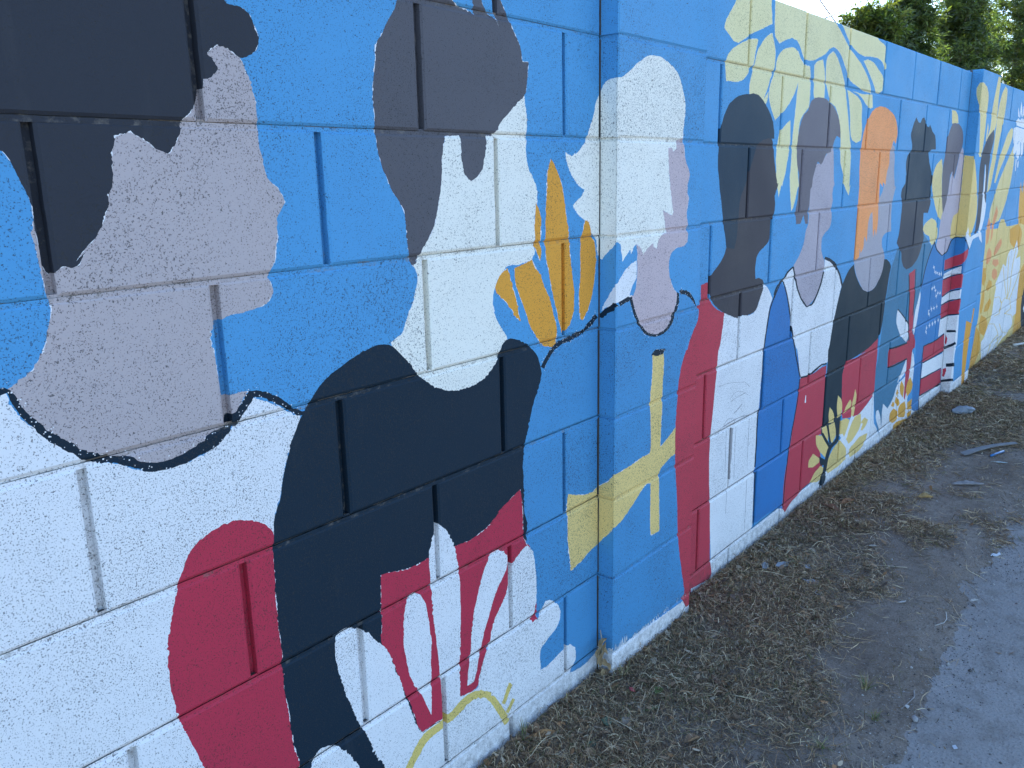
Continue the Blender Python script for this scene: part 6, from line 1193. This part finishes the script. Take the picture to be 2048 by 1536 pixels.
# grass tufts and a dried weed: stems share one root
def tuft(x_, y_, n, h, spread, tints, label, seed, name='grass_tuft', width=.0016):
    r = random.Random(seed); root = bpy.data.objects.new(name, None); COL.objects.link(root)
    root.location = (x_, y_, gz(x_, y_) - .002)
    for part, cnt in (('blade', n),):
        V = []; F = []; C = []
        for i in range(cnt):
            a = r.uniform(0, 6.283); L = h * r.uniform(.5, 1.2); out = spread * r.uniform(.2, 1.0); w = width * r.uniform(.7, 1.3)
            b = len(V); bx, by = r.uniform(-.006, .006), r.uniform(-.006, .006)
            for k in range(5):
                s = k / 4; px = bx + math.cos(a) * out * s ** 1.5; py = by + math.sin(a) * out * s ** 1.5; pz = L * s * (1 - .25 * s)
                ww = w * (1 - s * .9)
                py2 = py
                if y_ + py > -.004: py2 = -.004 - y_
                V += [(px - math.sin(a) * ww, py2 + math.cos(a) * ww, pz), (px + math.sin(a) * ww, py2 - math.cos(a) * ww, pz)]
            for k in range(4): F.append((b + 2 * k, b + 2 * k + 1, b + 2 * k + 3, b + 2 * k + 2)); C.append([c * r.uniform(.8, 1.2) for c in tints[i % len(tints)]])
        o = obj('blades', mesh('blades', V, F, np.array(C)), root, M_GRASS)
    tag(root, label, 'grass tuft'); return root
GREENS = [(.16, .17, .075), (.22, .20, .10), (.30, .25, .15), (.10, .13, .05)]
DRY = [(.36, .28, .17), (.26, .20, .12), (.42, .34, .22)]
tuft(1.274, -.548, 26, .040, .05, GREENS + DRY, 'upright half-green grass tuft in bare soil before the straw', 1)
tuft(1.176, -.601, 20, .030, .04, GREENS, 'green sprig of grass in bare soil by the path', 2)
tuft(1.000, -.544, 22, .032, .05, DRY + GREENS, 'dry grass tuft at the bottom edge beside the path', 3)
tuft(0.958, -.066, 34, .050, .03, DRY + GREENS[:1], 'upright dry tuft at the white corner of the first pilaster', 4)
tuft(0.620, -.022, 14, .060, .02, GREENS, 'thin green blades standing against the white wall foot', 5)
tuft(0.780, -.020, 10, .070, .02, DRY, 'two-toned straw stems leaning on the white wall foot', 6)
# dried weed in the corner between wall and pilaster
weed = bpy.data.objects.new('dried_weed', None); COL.objects.link(weed); weed.location = (.932, -.022, gz(.932, -.022))
r = random.Random(8)
st = tube('stem', [(.932, -.022, gz(.932, -.022)), (.930, -.024, -.01), (.936, -.020, .03), (.934, -.016, .062)], .0022, M_TWIG, None, None)
st.parent = weed; st.location = st.location - weed.location
for i in range(13):
    me = leaf_mesh('leaf', r.uniform(.018, .034), r.uniform(.008, .014), 1.0, .2, (.34, .24, .13), 50 + i)
    o = obj('leaf', me, weed, M_LITTER); solid(o, .0005)
    o.location = (r.uniform(-.012, .008), r.uniform(-.016, .004), .004 + i * .0078); o.rotation_euler = (r.uniform(-1, 1), r.uniform(.3, 1.3), r.uniform(2.5, 5.2))
tag(weed, 'dried brown weed in the corner of wall and first pilaster', 'weed')

# ------------------------------------------------------------------ trees behind the wall
def tree(x_, y_, h, rad, n, tints, label, seed, lean=0.0, low=0.6, gaps=0.35, leafL=.135):
    r = np.random.default_rng(seed)
    root = bpy.data.objects.new('leafy_tree', None); COL.objects.link(root); root.location = (x_, y_, GZ - .02)
    # trunk and limbs
    V = []; F = []
    def limb(p, q, r0, r1, segs=5):
        p = np.array(p, float); q = np.array(q, float); o = len(V)
        for i in range(segs + 1):
            s = i / segs; c = p + (q - p) * s + np.array((math.sin(s * 5 + seed), math.cos(s * 4 + seed), 0)) * .02 * s; rr = r0 + (r1 - r0) * s
            for k in range(7): V.append((c[0] + math.cos(k / 7 * 6.283) * rr, c[1] + math.sin(k / 7 * 6.283) * rr, c[2]))
        for i in range(segs):
            for k in range(7): F.append((o + i * 7 + k, o + i * 7 + (k + 1) % 7, o + i * 7 + 7 + (k + 1) % 7, o + i * 7 + 7 + k))
    limb((0, 0, 0), (lean, 0, h * .9), .06 * rad / .6 + .02, .012, 9)
    tips = []
    nb = int(34 * h / 3)
    for i in range(nb):
        z0 = h * (.12 + .80 * i / nb); a = i * 2.4 + r.uniform(-.4, .4); s = (z0 / h)
        L = rad * (1.05 - .55 * max(0, s - .55) / .45) * r.uniform(.6, 1.12)
        p = (lean * s, 0, z0); q = (lean * s + math.cos(a) * L, math.sin(a) * L, min(h, z0 + L * r.uniform(.35, .95)))
        limb(p, q, .014, .003, 3); tips.append((p, q))
    obj('trunk', mesh('trunk', V, F, smooth=True), root, M_BARK)
    # leaves in sprays along the limbs; whole sprays are missing here and there
    sprays = []
    for p, q in tips:
        p = np.array(p); q = np.array(q)
        for j in range(64):
            s = r.uniform(.12, 1.15); c = p + (q - p) * s + r.normal(0, .10, 3) * np.array((1, 1, .9))
            sprays.append(c)
    sprays = np.array(sprays)
    nz = value_noise(sprays[:, 0] * 2.6 + sprays[:, 1] * 1.7, sprays[:, 2] * 2.2 + seed, seed, 2)
    sprays = sprays[nz > -gaps]
    sprays = sprays[sprays[:, 2] > low]
    per = max(6, int(n / len(sprays)))
    ns = len(sprays)
    d0 = r.normal(0, 1, (ns, 3)); d0[:, 2] = np.abs(d0[:, 2]) * .5 + .15; d0 /= np.linalg.norm(d0, axis=1)[:, None]
    k = r.uniform(0, 1, (ns, per, 1))
    c = sprays[:, None] + d0[:, None] * (k - .3) * .20 + r.normal(0, .016, (ns, per, 3))
    dr = d0[:, None] + r.normal(0, .55, (ns, per, 3)); dr[..., 2] -= .15; dr /= np.linalg.norm(dr, axis=-1, keepdims=True)
    c = c.reshape(-1, 3); dr = dr.reshape(-1, 3); m = len(c)
    L = leafL * r.uniform(.6, 1.25, m); Wd = L * r.uniform(.13, .21, m)
    sd_ = np.cross(dr, r.normal(0, 1, (m, 3))); sd_ /= np.linalg.norm(sd_, axis=1)[:, None]
    up = np.cross(sd_, dr)
    A = c; T = c + dr * L[:, None] - np.array((0, 0, 1)) * (L * .18)[:, None]; Mid = c + dr * (L * .45)[:, None]
    B1 = Mid + sd_ * Wd[:, None] / 2 + up * Wd[:, None] * .15; B2 = Mid - sd_ * Wd[:, None] / 2 + up * Wd[:, None] * .15
    V = np.stack([A, B1, T, B2], 1).reshape(-1, 3); F = np.arange(m * 4).reshape(-1, 4)
    F3 = np.stack([F[:, [0, 1, 2]], F[:, [0, 2, 3]]], 1).reshape(-1, 3)
    tints = np.array(tints)
    C = np.repeat(tints[np.repeat(r.integers(0, len(tints), ns), per)] * r.uniform(.4, 1.7, m)[:, None], 2, 0)
    obj('crown', fast_mesh('crown', V, F3, C), root, M_LEAF)
    tag(root, label, 'tree', 'trees behind the wall'); return root

DK = [(.085, .12, .045), (.10, .135, .048), (.065, .10, .04), (.11, .135, .04)]
LT = [(.11, .145, .035), (.13, .155, .035), (.09, .13, .035), (.15, .16, .04)]
tree(15.4, 4.0, 4.05, .58, 36000, LT + DK[:1], 'low bright yellow-green tree beside the patch of open sky', 3, .1, 1.6, .32)
tree(17.9, 4.0, 7.0, .42, 48000, DK, 'slim dark columnar tree between the low tree and the bright gap', 5, .0, 1.8, .45)
tree(21.6, 4.0, 7.2, .64, 56000, DK + LT[:1], 'broad tall dark tree just past the bright gap', 7, .1, 1.8, .38)
tree(24.2, 4.3, 5.0, .75, 48000, DK, 'dense dark tree behind the far pilaster', 9, .0, 1.8, .45)
tree(28.4, 4.0, 7.0, 1.0, 52000, DK + LT, 'wide lighter green tree past the far pilaster', 12, .2, 1.8, .35)
tree(34.0, 4.6, 6.0, 1.3, 40000, DK, 'low spreading dark tree behind the very end of the wall', 15, .0, 1.8, .8, .10)

# ------------------------------------------------------------------ overhead cables far behind
M_WIRE = mat_flat('cable', (.16, .12, .10), (.20, .15, .12), 10, .6)
def cable(a, b, sag, label):
    a = Vector(a); b = Vector(b); P = []
    for i in range(25):
        s = i / 24; p = a.lerp(b, s); p.z -= sag * 4 * s * (1 - s); P.append(p)
    tube('overhead_cable', P, .022, M_WIRE, label, 'cable', 6, 1.0)
cable((24.0, 9.0, 5.05), (33.0, 9.0, 7.55), .15, 'thin cable climbing away across the patch of sky')
cable((25.2, 9.3, 7.0), (30.6, 9.3, 5.35), .05, 'thin cable dropping to the wall top across the patch of sky')
